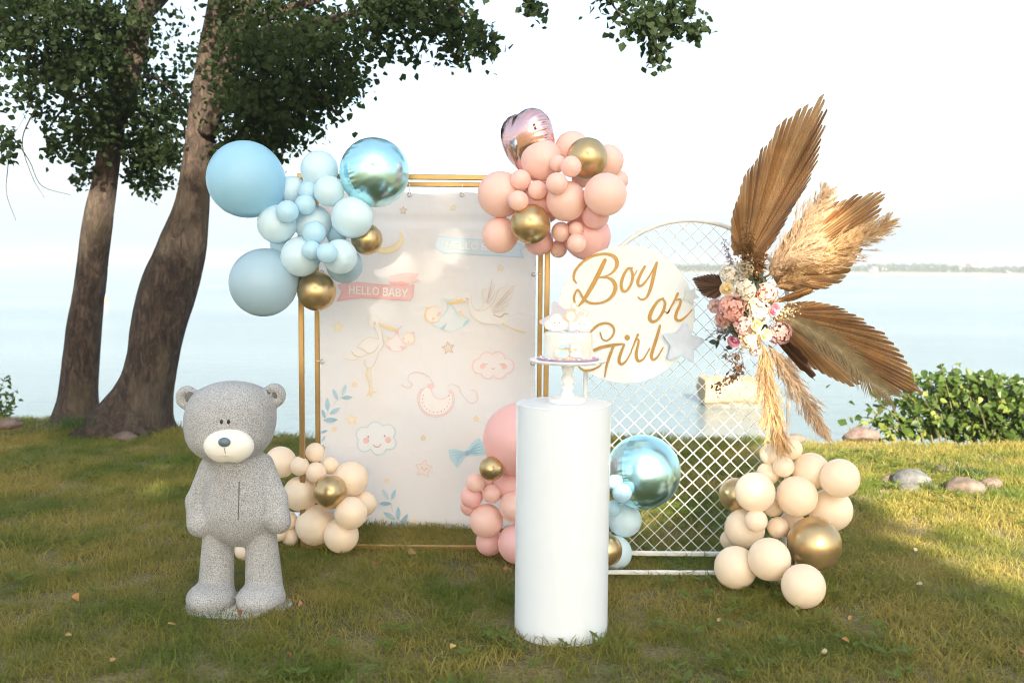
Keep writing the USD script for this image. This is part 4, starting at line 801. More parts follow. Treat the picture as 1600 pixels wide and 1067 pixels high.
letter([[(452, 548, 9), (480, 525, 10), (520, 515, 9), (553, 526, 9), (568, 555, 8), (555, 590, 7), (527, 612, 6), (502, 602, 5), (490, 568, 6)], [(452, 548, 8), (415, 590, 9), (385, 650, 9), (366, 710, 7), (368, 752, 6), (395, 776, 9), (440, 775, 9), (480, 758, 7), (495, 744, 5)],
        [(458, 665, 13), (500, 648, 12), (560, 636, 11), (615, 630, 7)], [(565, 640, 9), (543, 695, 11), (525, 752, 9), (516, 812, 5)]])
letter([[(640, 594, 20), (641, 596, 20)], [(624, 634, 8), (605, 680, 11), (595, 722, 12), (607, 744, 10), (635, 724, 7), (662, 676, 5)]])
letter([[(700, 578, 9), (686, 612, 8), (662, 672, 5)], [(690, 600, 5), (704, 612, 8), (697, 650, 10), (690, 688, 12), (700, 724, 11), (730, 714, 7), (765, 655, 5)]])
letter([[(822, 529, 9), (806, 590, 12), (786, 650, 13), (774, 698, 12), (785, 718, 10), (810, 700, 7), (840, 650, 4)]])
M["star_blue"] = mat("star_blue", (0.62, 0.70, 0.80), 0.45, var=.10, scale=12, transl=.15)
M["star_edge"] = mat("star_edge", (0.52, 0.62, 0.76), 0.45, var=.1, scale=20)
M["star_lilac"] = mat("star_lilac", (0.62, 0.60, 0.68), 0.45, var=.05, scale=12, transl=.15)
M["star_grey"] = mat("star_grey", (0.60, 0.64, 0.64), 0.5, var=.05, scale=12)
def flat_star(px, py, rpx, Y, rot, mm, lab, edge=None, squash=1.0):
    c = at(px, py, Y); s = mpp(c); t = thing("paper_star", lab, "star", c, group="flat stars on the round sign")
    def plate(k, y0, d, hole=None):
        g = starp(0, 0, rpx * s * k, .52, rot).buffer(rpx * s * .05)
        if hole: g = g.difference(starp(0, 0, rpx * s * hole, .52, rot).buffer(rpx * s * .04))
        e = trimesh.creation.extrude_polygon(g, d, engine="earcut"); v = e.vertices.copy()
        e.vertices = np.column_stack([c[0] + v[:, 0] * squash, c[1] - y0 - v[:, 2], c[2] - v[:, 1]])
        if e.volume < 0: e.invert()
        return e
    obj("plate", plate(1, 0, .003), mm, t)
    if edge: obj("printed_border", plate(.98, .0032, .0006, .86), edge, t)
flat_star(1067, 537, 30, YD - .020, .12, M["star_blue"], "pale blue star at the lower right edge of the round sign", M["star_edge"])
flat_star(876, 502, 30, YD - .020, -.35, M["star_lilac"], "pale lilac star behind the cake at the left edge of the round sign")
flat_star(1079, 462, 12, YD - .008, .5, M["star_grey"], "small faint grey star at the right edge of the round sign, above the blue star")

# ------------------------------------------------------------------ plinth, cake stand, cake
PH = at(880, 629, PL_C[1])[2]
pt = thing("plinth", "tall glossy white cylinder plinth under the cake stand", "plinth", (PL_C[0], PL_C[1], 0))
obj("body", lathe([(PL_R - .002, 0.0), (PL_R, .004), (PL_R, PH - .0095), (PL_R - .0005, PH - .009)], (PL_C[0], PL_C[1], 0), 96), M["plinth_white"], pt, smooth=40)
obj("top_plate", lathe([(PL_R - .0005, PH - .0088), (PL_R + .0003, PH - .007), (PL_R + .0003, PH - .002), (PL_R - .002, PH), (0.001, PH)], (PL_C[0], PL_C[1], 0), 96), M["plinth_white"], pt, smooth=40)
CC = np.array([at(887, 600, PL_C[1])[0], PL_C[1], PH + .001]); s = mpp(CC)
cs = thing("cake_stand", "white pedestal cake stand with turned stem on the plinth", "cake stand", CC)
ZP = at(888, 561, PL_C[1])[2] - CC[2]
k = s
obj("base", lathe([(28 * k, 0), (28.5 * k, 3 * k), (28 * k, 7 * k), (12 * k, 9 * k), (11 * k, 9.5 * k)], CC, 48), M["ceramic"], cs, smooth=35)
hs = ZP - 6 * k
obj("stem", lathe([(11 * k, 9.4 * k), (10.5 * k, 11 * k), (8.5 * k, .26 * hs), (7.5 * k, .30 * hs), (9.5 * k, .36 * hs), (10.0 * k, .40 * hs), (7.5 * k, .455 * hs), (10.5 * k, .53 * hs), (11.0 * k, .58 * hs), (10 * k, .64 * hs), (7 * k, .70 * hs), (6.6 * k, .73 * hs), (9 * k, .80 * hs), (10.2 * k, .90 * hs), (11 * k, hs)], CC, 36), M["ceramic"], cs, smooth=50)
obj("plate", lathe([(9 * k, ZP - 6.2 * k), (50 * k, ZP - 6.0 * k), (57 * k, ZP - 4.5 * k), (60 * k, ZP - 1.5 * k), (59.5 * k, ZP), (0.001, ZP)], CC, 64), M["ceramic"], cs, smooth=45)
KC = CC + [0.0, 0, ZP + .001]; KH = 41.5 * k; KR = 38 * k
ck = thing("cake", "small pale pastel cake with cookie toppers on the white stand", "cake", KC)
M["icing"] = mat("icing", (0.84, 0.78, 0.70), 0.5, scale=9, detail=2, ramp=[(0.32, (0.66, 0.80, 0.76)), (0.45, (0.83, 0.81, 0.75)), (0.58, (0.85, 0.79, 0.70)), (0.72, (0.85, 0.60, 0.54))], bump=.15, bscale=40, bdist=.003, subsurface_weight=.15, subsurface_scale=.01)
M["cookie_white"] = mat("cookie_white", (0.84, 0.80, 0.76), 0.45, var=.03, scale=30)
M["cookie_edge"] = mat("cookie_edge", (0.80, 0.62, 0.56), 0.5, var=.08, scale=40)
M["cookie_gold"] = mat("cookie_gold", (0.78, 0.58, 0.30), 0.4, var=.12, scale=60)
M["cookie_pink"] = mat("cookie_pink", (0.82, 0.58, 0.56), 0.45, var=.06, scale=40)
M["cookie_blue"] = mat("cookie_blue", (0.48, 0.72, 0.76), 0.45, var=.06, scale=40)
M["board"] = mat("cake_board", (0.42, 0.25, 0.42), 0.35, var=.1, scale=30)
M["ink_dark"] = mat("ink_dark", (0.05, 0.04, 0.04), 0.5)
obj("board", lathe([(0.001, 0), (48 * k, 0), (48.5 * k, .0008), (48.5 * k, .003), (48 * k, .0038), (0.001, .0038)], KC, 64), M["board"], ck, smooth=35)
obj("sponge", lathe([(0.001, .004), (KR, .004), (KR, KH * .9), (KR - .003, KH - .002), (KR - .008, KH), (0.001, KH)], KC, 64), M["icing"], ck, smooth=45)
def zc(x, y): return (820 + x * .1593, 470 + y * .1593)
def cookie(name, poly, Y, depth, mm, parent, edge=True, smooth=30):
    ms = []
    for q in getattr(poly, "geoms", [poly]):
        e = trimesh.creation.extrude_polygon(q, 1.0, engine="earcut"); v = e.vertices
        P3 = np.array([at(*zc(x, y), Y) for x, y in v[:, :2]]); P3[:, 1] -= v[:, 2] * depth
        e = trimesh.Trimesh(P3, e.faces, process=False)
        if e.volume < 0: e.invert()
        ms.append(e)
    return obj(name, cat_(ms), mm, parent, smooth=smooth)
YC0 = KC[1]
def cookie_cloud(cx, cy, w, Y, faceoff):
    u = shapely.union_all([E(cx + a * w, cy + b * w, r * w) for a, b, r in ((-.30, .08, .20), (-.02, -.10, .27), (.28, .06, .21), (0, .12, .22), (-.15, .14, .18), (.15, .14, .18))])
    p = cookie("cloud_cookie", u, Y, .006, M["cookie_edge"], ck); cookie("icing_layer", u.buffer(-.035 * w), Y - .0062, .002, M["cookie_white"], p)
    for a in (-.11, .10): cookie("eye", E(cx + a * w + faceoff, cy + .0 * w, .022 * w), Y - .0084, .0008, M["ink_dark"], p)
    for a in (-.19, .18): cookie("cheek", E(cx + a * w + faceoff, cy + .06 * w, .030 * w), Y - .0084, .0006, M["cookie_pink"], p)
    cookie("smile", brush([(cx - .05 * w + faceoff, cy + .06 * w, 4), (cx + faceoff, cy + .10 * w, 5), (cx + .05 * w + faceoff, cy + .06 * w, 4)]), Y - .0084, .0006, M["cookie_gold"], p)
cookie_cloud(312, 215, 245, YC0 - KR * .35, 5); cookie_cloud(570, 225, 215, YC0 - KR * .30, -10)
mo = E(445, 165, 62, 68).difference(E(475, 140, 58, 60)); 
cookie("moon_cookie", E(448, 150, 56, 55), YC0 - KR * .45, .007, M["cookie_gold"], ck); cookie("moon_icing", E(452, 152, 44, 43), YC0 - KR * .45 - .0072, .002, M["cookie_white"], ck)
cookie("stick", shapely.box(440, 195, 475, 290), YC0 - KR * .45, .008, M["cookie_white"], ck)
bt_ = shapely.union_all([E(555, 125, 62, 44, 8), E(480, 50, 30, 34), E(520, 80, 30, 26), E(590, 120, 34, 30)])
p = cookie("toy_cookie", bt_, YC0 - KR * .2, .010, M["cookie_gold"], ck); cookie("icing_layer", bt_.buffer(-8), YC0 - KR * .2 - .0102, .002, M["cookie_white"], p); cookie("pink_icing", E(550, 125, 36, 24, 8), YC0 - KR * .2 - .0124, .001, M["cookie_pink"], p)
fy = YC0 - KR - .001
bag = Polygon([(330, 470), (290, 500), (300, 540), (350, 562), (410, 556), (436, 520), (420, 480), (380, 490)]).buffer(8)
p = cookie("baby_cookie", shapely.union_all([E(318, 492, 34), bag]), fy, .006, M["cookie_gold"], ck); cookie("blue_icing", bag.buffer(-10).difference(E(315, 490, 28)), fy - .0062, .002, M["cookie_blue"], p); cookie("face", E(316, 492, 26), fy - .0062, .0025, M["cookie_white"], p)
cookie("bow_cookie", shapely.union_all([E(365, 450, 34, 16, -10), E(415, 440, 26, 18, 20)]), fy - .004, .006, M["cookie_blue"], ck)
bear_c = shapely.union_all([E(500, 465, 58, 50), E(452, 420, 18), E(545, 425, 18), E(500, 525, 62, 34), E(560, 545, 24, 18)])
p = cookie("teddy_cookie", bear_c, fy - .002, .007, M["cookie_edge"], ck); cookie("icing_layer", bear_c.buffer(-7), fy - .0092, .002, M["cookie_white"], p); cookie("muzzle", E(495, 480, 18, 14), fy - .0114, .0015, M["cookie_gold"], p)
rg = np.random.default_rng(5)
for i in range(34):
    a = rg.uniform(0, 2 * np.pi) if i < 18 else rg.uniform(np.pi * 1.05, np.pi * 1.95); q = KR + rg.uniform(.004, .020)
    if i < 10: q = KR * rg.uniform(.3, .9)
    z = (KH + .003) if i < 10 else .0065
    obj("sprinkle", ellipsoid(KC + [q * math.cos(a), q * math.sin(a), z], (.004, .004, .0035), 1), [M["cookie_pink"], M["cookie_blue"], M["cookie_white"]][i % 3], ck, smooth=True)
# ------------------------------------------------------------------ grey teddy statue (a plain generic teddy, one continuous body)
BC = ground(373, 944); s = mpp(BC)
def bxyz(px, py, dy=0.0): return np.array([(px - 373) * s, dy * s, (944 - py) * s])
def sd_ell(P, c, r):
    q = (P - c) / r; k0 = np.linalg.norm(q, axis=1); k1 = np.linalg.norm(q / r, axis=1); return k0 * (k0 - 1) / np.maximum(k1, 1e-9)
def sd_cone(P, a, b, ra, rb):
    ab = b - a; t = np.clip((P - a) @ ab / (ab @ ab), 0, 1); return np.linalg.norm(P - a - t[:, None] * ab, axis=1) - (ra + (rb - ra) * t)
def smin(a, b, k): h = np.clip(.5 + .5 * (b - a) / k, 0, 1); return b + (a - b) * h - k * h * (1 - h)
def bear_sdf(P):
    S = s
    d = sd_ell(P, bxyz(376, 790, 4), np.array([60, 52, 62]) * S)
    d = smin(d, sd_ell(P, bxyz(375, 742, 4), np.array([52, 42, 46]) * S), 18 * S)
    for hip, kn, ra, rb in (((342, 838), (337, 916), 24, 27), ((409, 838), (412, 914), 24, 29)):
        d = smin(d, sd_cone(P, bxyz(*hip, 2), bxyz(*kn, 4), ra * S, rb * S), 6 * S)
    for fx in (335, 412): d = smin(d, sd_ell(P, bxyz(fx, 927, -16), np.array([37, 44, 24]) * S), 5 * S)
    arms = None
    for sh, el, ha, hr in (((330, 727, 6), (312, 780, -4), (320, 812, -14), 21), ((412, 722, 6), (434, 775, -4), (440, 808, -14), 19)):
        a = smin(sd_cone(P, bxyz(*sh), bxyz(*el), 16 * S, 17 * S), sd_cone(P, bxyz(*el), bxyz(*ha), 17 * S, hr * S), 6 * S)
        a = smin(a, sd_ell(P, bxyz(ha[0] + (10 if ha[0] < 373 else -10), ha[1] - 6, -24), np.array([8, 8, 9]) * S), 5 * S)
        d = smin(d, a, 2.5 * S)
    d = smin(d, sd_cone(P, bxyz(370, 720, 2), bxyz(366, 700, 0), 34 * S, 40 * S), 12 * S)
    hd = smin(sd_ell(P, bxyz(364, 652, 0), np.array([70, 62, 54]) * S), sd_ell(P, bxyz(362, 680, -6), np.array([60, 54, 38]) * S), 20 * S)
    hd = smin(hd, sd_ell(P, bxyz(368, 628, 4), np.array([62, 54, 32]) * S), 14 * S)
    for (ex, ey, sg) in ((297, 620, -1), (431, 615, 1)):
        e = sd_ell(P, bxyz(ex, ey, 4), np.array([18, 12, 19]) * S)
        e = np.maximum(e, -sd_ell(P, bxyz(ex + sg * 0.5, ey + 1, -12), np.array([10, 11, 12]) * S))
        hd = smin(hd, e, 6 * S)
    d = smin(d, hd, 6 * S)
    b = P - bxyz(372, 948, -6); qb = np.hypot(b[:, 0] / (83 * S), b[:, 1] / (62 * S))
    wob = 1 + .03 * np.sin(np.arctan2(b[:, 1], b[:, 0]) * 5 + 1)
    disc = np.maximum((qb - wob) * 60 * S, np.abs(b[:, 2] - 2 * S) - 6 * S)
    return smin(d, disc, 6 * S)
def surface_net(fn, lo, hi, h):
    n = np.ceil((np.array(hi) - lo) / h).astype(int) + 1
    ax = [lo[i] + h * np.arange(n[i]) for i in range(3)]
    G = np.stack(np.meshgrid(*ax, indexing="ij"), -1)
    D = fn(G.reshape(-1, 3)).reshape(n)
    ins = D < 0
    nc = n - 1; cs_, cnt = np.zeros((*nc, 3)), np.zeros(nc)
    base = G[:-1, :-1, :-1]
    corners = [(a, b, c) for a in (0, 1) for b in (0, 1) for c in (0, 1)]
    for a in corners:
        for k in range(3):
            if a[k]: continue
            b = list(a); b[k] = 1
            sa = tuple(slice(x, x + m) for x, m in zip(a, nc)); sb = tuple(slice(x, x + m) for x, m in zip(b, nc))
            da, db = D[sa], D[sb]; cr = (da < 0) != (db < 0); t = np.where(cr, da / np.where(cr, da - db, 1), 0)
            o = np.array(a, float)[None, None, None, :] * np.ones((*nc, 3)); o[..., k] = t
            cs_ += np.where(cr[..., None], o, 0); cnt += cr
    act = cnt > 0; vid = -np.ones(nc, int); vid[act] = np.arange(act.sum())
    V = base[act] + h * cs_[act] / cnt[act][:, None]; fs = []
    for k in range(3):
        i, j = [(1, 2), (2, 0), (0, 1)][k]
        sl0 = [slice(1, m) for m in nc]; sl0[k] = slice(0, nc[k])
        p0 = [slice(1, m) for m in nc]; p1 = list(p0); p0[k] = slice(0, nc[k]); p1[k] = slice(1, nc[k] + 1)
        a, b = ins[tuple(p0)], ins[tuple(p1)]; cr = a != b
        I = np.argwhere(cr); off = np.array([1, 1, 1]); off[k] = 0; I = I + off
        def get(di, dj):
            J = I.copy(); J[:, i] -= di; J[:, j] -= dj; return vid[J[:, 0], J[:, 1], J[:, 2]]
        Q = np.stack([get(0, 0), get(1, 0), get(1, 1), get(0, 1)], 1); fl_ = a[cr]
        Q[~fl_] = Q[~fl_][:, ::-1]; fs.append(Q)
    Q = np.vstack(fs); Fc = np.vstack([Q[:, [0, 1, 2]], Q[:, [0, 2, 3]]])
    m = trimesh.Trimesh(V, Fc, process=False)
    if m.volume < 0: m.invert()
    return m
bm = surface_net(bear_sdf, bxyz(278, 962, -85), bxyz(470, 585, 80), 0.0085)
trimesh.smoothing.filter_taubin(bm, iterations=6)
bm.apply_translation(BC)
M["bear_fur"] = usdkit.material(stage, "/World/Looks/grey_plush", {
    "tc": ("texture_coordinate", {}), "n": ("noise_texture", {"scale": 230.0, "detail": 2.0, "roughness": 0.6}), "r": ("rgb_ramp", {"ramp": [(0.36, (0.24, 0.24, 0.24)), (0.50, (0.48, 0.48, 0.475)), (0.66, (0.63, 0.63, 0.62))]}),
    "n2": ("noise_texture", {"scale": 5.0, "detail": 3.0}), "r2": ("rgb_ramp", {"ramp": [(0.35, (0.82, 0.82, 0.82)), (0.65, (1.0, 1.0, 1.0))]}), "m": ("mix_color", {"blend_type": "multiply", "fac": 1.0}),
    "b": ("bump", {"strength": 0.75, "distance": 0.012}), "p": ("principled_bsdf", {"roughness": 0.8})},
    [("tc.object", "n.vector"), ("tc.object", "n2.vector"), ("n.fac", "r.fac"), ("n2.fac", "r2.fac"), ("r.color", "m.a"), ("r2.color", "m.b"), ("m.result", "p.base_color"), ("n.fac", "b.height"), ("b.normal", "p.normal")], surface="p.BSDF")
M["bear_white"] = mat("bear_muzzle", (0.76, 0.73, 0.66), 0.5, var=.03, scale=20, bump=.15, bscale=60, bdist=.004)
M["bear_dark"] = mat("bear_dark", (0.012, 0.012, 0.014), 0.3)
M["bear_nose"] = mat("bear_nose", (0.10, 0.15, 0.18), 0.3)
M["bear_ear"] = mat("bear_ear", (0.13, 0.125, 0.13), 0.9, var=.3, scale=80)
M["bear_rim"] = mat("bear_base", (0.60, 0.58, 0.55), .8, var=.15, scale=60)
bt = thing("bear_statue", "large grey standing teddy bear statue with white muzzle on the lawn", "bear statue", BC)
obj("body", bm, M["bear_fur"], bt, smooth=True)
def on_bear(px, py, lift=0.0):
    """The front surface of the statue seen at a picture point."""
    for Y in np.arange(BC[1] - .30, BC[1] + .2, .0015):
        p = at(px, py, Y)
        if bear_sdf((p - BC)[None])[0] < 0: return p - [0, lift, 0]
    return at(px, py, BC[1])
mz = on_bear(357, 697); 
mzm = ellipsoid((0, 0, 0), (37 * s, 24 * s, 26 * s), 4); v = mzm.vertices
v[:, 2] += 3.5 * s * (np.abs(v[:, 0]) / (37 * s)) * (v[:, 2] < 0) * 0 - 2.5 * s * np.exp(-(v[:, 0] / (9 * s)) ** 2) * (v[:, 2] < -12 * s) * -1
mzm.vertices = v + mz + [0, .006, 0]
obj("muzzle", mzm, M["bear_white"], bt, smooth=True)
npx = at(350, 691, mz[1] - 24 * s)
obj("nose", ellipsoid(npx + [0, .004, 0], (9 * s, 5 * s, 7 * s), 3), M["bear_nose"], bt, smooth=True)
obj("mouth", tube(spline(np.array([at(350, 700, mz[1] - 24 * s), at(352, 709, mz[1] - 21.5 * s), at(353, 717, mz[1] - 15 * s)]) + [0, .003, 0], 4), .0016, 5), M["bear_ear"], bt)
for ex in (346, 357):
    e = on_bear(ex, 659); obj("eye", ellipsoid(e, (2.3 * s, 1.6 * s, 3.8 * s), 2), M["bear_dark"], bt, smooth=True)
for ex, ey in ((296.5, 621), (431.5, 616)):
    e = on_bear(ex, ey); m = ellipsoid(e + [0, .004, 0], (8 * s, 3 * s, 9 * s), 2); obj("inner_ear", m, M["bear_ear"], bt, smooth=True)
sp_ = np.array([on_bear(374 - 0.03 * (y - 756), y, .001) for y in np.linspace(752, 812, 9)])
obj("belly_seam", tube(sp_, .0026, 5), M["bear_ear"], bt)
rim = ellipsoid((0, 0, 0), (82 * s, 62 * s, 5 * s), 3); v = rim.vertices; a_ = np.arctan2(v[:, 1], v[:, 0]); v[:, :2] *= (1 + .03 * np.sin(a_ * 5 + 1) + .015 * np.sin(a_ * 9))[:, None]; rim.vertices = v + BC + bxyz(372, 947, -6) + [0, 0, .010]
obj("base_rim", rim, M["bear_rim"], bt, smooth=True)

# ------------------------------------------------------------------ balloons
def latex_mesh(c, r, neck, n=36):
    t = np.linspace(0.0, np.pi * .955, 22)
    prof = [(max(r * math.sin(a), 1e-4) * (1 - .05 * (1 - math.cos(a)) / 2), r * math.cos(a) * (1.0 if a < np.pi / 2 else 1.0 + .10 * (-math.cos(a)) ** 3)) for a in t]
    zl = prof[-1][1]; prof += [(r * .085, zl - r * .05), (r * .06, zl - r * .10), (r * .10, zl - r * .16), (r * .11, zl - r * .18), (1e-4, zl - r * .18)]
    m = lathe([(p[0], p[1]) for p in prof], (0, 0, 0), n)
    a, b, d = frame_to(-np.asarray(neck, float))
    m.vertices = m.vertices @ np.array([a, b, d]) + c
    if m.volume < 0: m.invert()
    return m
def orb_mesh(c, r, ax, seed=0):
    m = trimesh.creation.icosphere(5, 1.0); v = m.vertices; a, b, d = frame_to(ax)
    x, y, z = v @ a, v @ b, v @ d; ph = np.arctan2(y, x)
    w = np.exp(-(z / .16) ** 2); wr = .010 * w * np.cos(46 * ph + 3 * np.sin(ph * 5 + seed)) * (0.6 + .4 * np.sin(ph * 7)) + .003 * np.exp(-(z / .5) ** 2) * np.cos(23 * ph + z * 5)
    m.vertices = v * (1 + wr + .012 * np.exp(-(z / .02) ** 2))[:, None] * r + c; return m
ground_at = lambda px, py: ground(px, min(py, 1060))[1]
BN = {"b": "light blue", "p": "pale blue", "g": "grey-blue", "k": "pink", "r": "rose pink", "c": "cream", "o": "gold"}
BM = {"b": "b_blue", "p": "b_pale", "g": "b_grey", "k": "b_pink", "r": "b_rose", "c": "b_cream", "o": "b_gold"}
def cluster(items, Yb, group, over=0.86, ground_rest=False):
    placed = []; cx = np.mean([i[1] for i in items]); cy = np.mean([i[2] for i in items])
    for kind, px, py, r, lay, lab in sorted(items, key=lambda i: -i[4]):
        Yc = Yb - (0.10 * (3 - lay) if lay < 3 else 0) * 0 - r * .002
        if py + r > 780: Yc = min(Yc, ground(px, py + r - 4)[1] - r * mpp(at(px, py, Yc)) * .55)
        for _ in range(400):
            p = at(px, py, Yc); R = r * mpp(p)
            if all(np.linalg.norm(p - q) >= over * (R + Q) or (l2 == lay and False) for q, Q, l2 in placed): break
            Yc -= .006
        placed.append((p, R, lay))
        core = at(cx, cy, Yb)
        nk = core - p; nk[1] += .25; nk = nk / np.linalg.norm(nk)
        if kind == "F": obj("foil_balloon", orb_mesh(p, R, (0.75, -0.62, 0.20), px), M["foil_blue"], label=lab, cat="balloon", group=group, smooth=True, loc=p)
        else: obj("balloon", latex_mesh(p, R, nk), M["b_small" if kind == "b" and r < 20 else BM[kind]], label=lab, cat="balloon", group=group, smooth=60, loc=p)
UB = "blue balloons at the upper left of the gold frame"
cluster([("b", 385, 281, 61, 2, "largest light blue balloon, top left of the blue bunch"), ("F", 585, 270, 54, 2, "shiny blue foil ball at the upper right of the blue bunch"), ("p", 499, 266, 30, 3, "pale blue balloon at the very top of the bunch, left of the foil ball"),
    ("p", 457, 297, 22, 2, "pale blue balloon touching the right side of the largest blue balloon"), ("b", 482, 299, 16, 1, "small light blue balloon just beneath the topmost pale balloon"), ("p", 514, 299, 24.5, 2, "whitish blue balloon tucked under the left side of the foil ball"),
    ("b", 449, 331, 18, 1, "small light blue balloon over the pale balloon with a gold glint, upper left"), ("b", 477, 320.5, 16.5, 0, "small light blue balloon in the middle of the diagonal row of small blue ones"), ("p", 433, 350, 31, 2, "pale balloon with a gold glint at the left middle of the blue bunch"),
    ("p", 489, 349, 30, 2, "pale blue balloon in the centre of the bunch behind small ones"), ("p", 550, 340, 33.5, 1, "large whitish blue balloon directly below the foil ball"), ("b", 491, 363.7, 19, 0, "light blue small balloon at the centre front of the bunch, left of its smaller twin"), ("b", 526, 368, 16, 0, "small light blue balloon right of the centre front one"),
    ("p", 470, 401, 32, 1, "pale balloon low in the bunch above the gold balloon, with a beige glint"), ("b", 487, 391, 15.5, 1, "small blue balloon half hidden left of the lowest small one"), ("b", 511, 395.5, 16.5, 0, "lowest small light blue balloon of the bunch"), ("p", 531, 401, 28, 1, "pale balloon at the lower right with an orange glint"),
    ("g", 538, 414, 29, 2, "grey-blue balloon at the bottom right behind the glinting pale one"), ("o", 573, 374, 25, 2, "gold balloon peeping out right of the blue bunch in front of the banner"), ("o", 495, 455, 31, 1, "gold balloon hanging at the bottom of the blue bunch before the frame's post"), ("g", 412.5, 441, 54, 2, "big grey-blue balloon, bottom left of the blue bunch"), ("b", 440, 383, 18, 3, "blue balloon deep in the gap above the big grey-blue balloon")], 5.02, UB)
UP = "pink balloons at the upper right of the gold frame"
cluster([("k", 847, 251, 34, 1, "large pale pink balloon under the rose foil balloon"), ("k", 894, 233, 28, 3, "faint pink balloon behind the upper gold balloon"), ("o", 917, 248, 33, 1, "gold balloon at the upper right of the pink bunch"), ("k", 949, 252, 26, 2, "pale pink balloon right of the upper gold balloon"), ("k", 966, 282, 16, 3, "sliver of pink balloon at the right edge of the pink bunch"),
    ("k", 872, 256, 14, 1, "small pink balloon half hidden left of the small one below the upper gold"), ("k", 892, 260.5, 17, 0, "small pink balloon at the lower left of the upper gold balloon"), ("k", 908, 279, 15.5, 0, "small pink balloon below the upper gold balloon"), ("k", 870, 287, 17.5, 0, "small pink balloon at the centre top of the pink bunch"), ("k", 814, 281.5, 16.7, 0, "small pink balloon just below the rose foil balloon"),
    ("k", 840, 297.5, 15.7, 0, "small pink balloon between two small ones above the lower gold balloon"), ("k", 810, 314, 16.5, 0, "small pink balloon on the upper left rim of the lower gold balloon"), ("k", 783, 304, 37, 2, "large pale pink balloon at the left of the bunch, overlapping the banner's top corner"), ("k", 782, 367.5, 29, 2, "pink balloon at the lower left of the bunch over the banner"), ("o", 829, 350, 32, 1, "gold balloon at the lower middle of the pink bunch"),
    ("k", 885, 314.5, 32.5, 1, "round pink balloon in the centre of the bunch"), ("k", 945.5, 304, 34.5, 1, "large pink balloon at the right of the bunch"), ("k", 877, 362.5, 16, 0, "small pink balloon right of the lower gold balloon"), ("k", 901, 380, 15.5, 0, "small pink balloon low at the right over the big back one"), ("k", 900, 358, 12, 1, "tiny pink balloon behind the low small ones"), ("k", 872.5, 389, 14, 1, "small coral pink balloon at the lowest tip of the bunch"),
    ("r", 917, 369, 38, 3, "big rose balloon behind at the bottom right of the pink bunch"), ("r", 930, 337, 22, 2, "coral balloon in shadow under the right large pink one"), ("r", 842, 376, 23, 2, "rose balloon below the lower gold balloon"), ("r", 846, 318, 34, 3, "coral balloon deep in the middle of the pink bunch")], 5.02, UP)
CL = "cream balloons beside the bear statue"
cluster([("c", 438.7, 722, 25, 2, "cream balloon beside the bear's arm at the upper left of the bunch"), ("c", 492.4, 707, 15.5, 0, "small cream balloon on top of the bunch beside the bear"), ("c", 468, 728, 15.5, 0, "small cream balloon left of the others of the little trio near the bear"), ("c", 493.6, 738, 16.5, 0, "small cream balloon above the gold one near the bear"), ("c", 515.5, 727, 14, 1, "small cream balloon at the right of the little trio near the bear"),
    ("c", 548, 748, 28, 2, "cream balloon at the upper right of the bunch near the bear, touching the banner"), ("c", 568, 787, 20, 2, "cream balloon at the far right of the bunch near the bear"), ("o", 516, 768.6, 27, 1, "gold balloon in the bunch beside the bear"), ("c", 470, 771, 28, 1, "cream balloon right of the bear's arm, left of the gold one"), ("c", 548, 801, 26, 1, "cream balloon below right of the gold balloon near the bear"), ("c", 493, 820, 32, 1, "largest cream balloon at the bottom middle near the bear"),
    ("c", 533, 836, 28, 2, "lowest cream balloon at the right of the bunch near the bear"), ("c", 450, 813, 15, 1, "small cream balloon beside the bear's hand"), ("c", 434, 832, 14, 1, "small cream balloon low at the bear's hip"), ("c", 454, 838, 15, 2, "dim cream balloon under the bunch beside the bear"), ("c", 369, 852, 13, 2, "orange-tinged balloon seen between the bear's legs"), ("c", 382, 861, 15, 1, "cream balloon seen between the bear's legs at the right")], 5.18, CL)
LP = "pink balloons beside the white plinth"
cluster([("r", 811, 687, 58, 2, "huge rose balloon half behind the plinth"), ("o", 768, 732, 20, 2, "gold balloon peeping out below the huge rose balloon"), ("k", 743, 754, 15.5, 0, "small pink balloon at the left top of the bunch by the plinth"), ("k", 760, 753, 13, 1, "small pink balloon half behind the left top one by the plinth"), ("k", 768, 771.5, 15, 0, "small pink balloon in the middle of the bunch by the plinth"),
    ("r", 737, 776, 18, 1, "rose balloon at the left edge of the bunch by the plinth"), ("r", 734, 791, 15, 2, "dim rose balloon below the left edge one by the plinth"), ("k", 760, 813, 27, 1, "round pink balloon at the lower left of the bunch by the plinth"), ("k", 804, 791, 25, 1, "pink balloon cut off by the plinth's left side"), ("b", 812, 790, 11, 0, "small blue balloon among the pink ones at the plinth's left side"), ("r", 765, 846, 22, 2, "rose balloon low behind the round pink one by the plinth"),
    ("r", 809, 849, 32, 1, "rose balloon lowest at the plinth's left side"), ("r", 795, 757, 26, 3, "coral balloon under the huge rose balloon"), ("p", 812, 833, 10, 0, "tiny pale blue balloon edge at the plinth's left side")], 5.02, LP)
LB = "blue balloons right of the white plinth"
cluster([("F", 1005, 737, 58, 2, "shiny blue foil ball right of the plinth in front of the wire screen"), ("b", 972, 770, 15.5, 0, "small light blue balloon below the left side of the lower foil ball"), ("p", 976, 812, 27, 1, "pale blue balloon under the lower foil ball"), ("b", 958, 794, 13, 1, "small blue balloon at the plinth's right edge"), ("o", 946, 859, 27, 1, "gold balloon half hidden by the plinth's right side"), ("p", 961, 863, 27, 2, "pale blue balloon behind the gold one at the plinth's right side"), ("b", 960, 753, 12, 1, "small blue balloon between plinth and lower foil ball")], 4.92, LB)
CR = "cream balloons at the right foot of the wire screen"
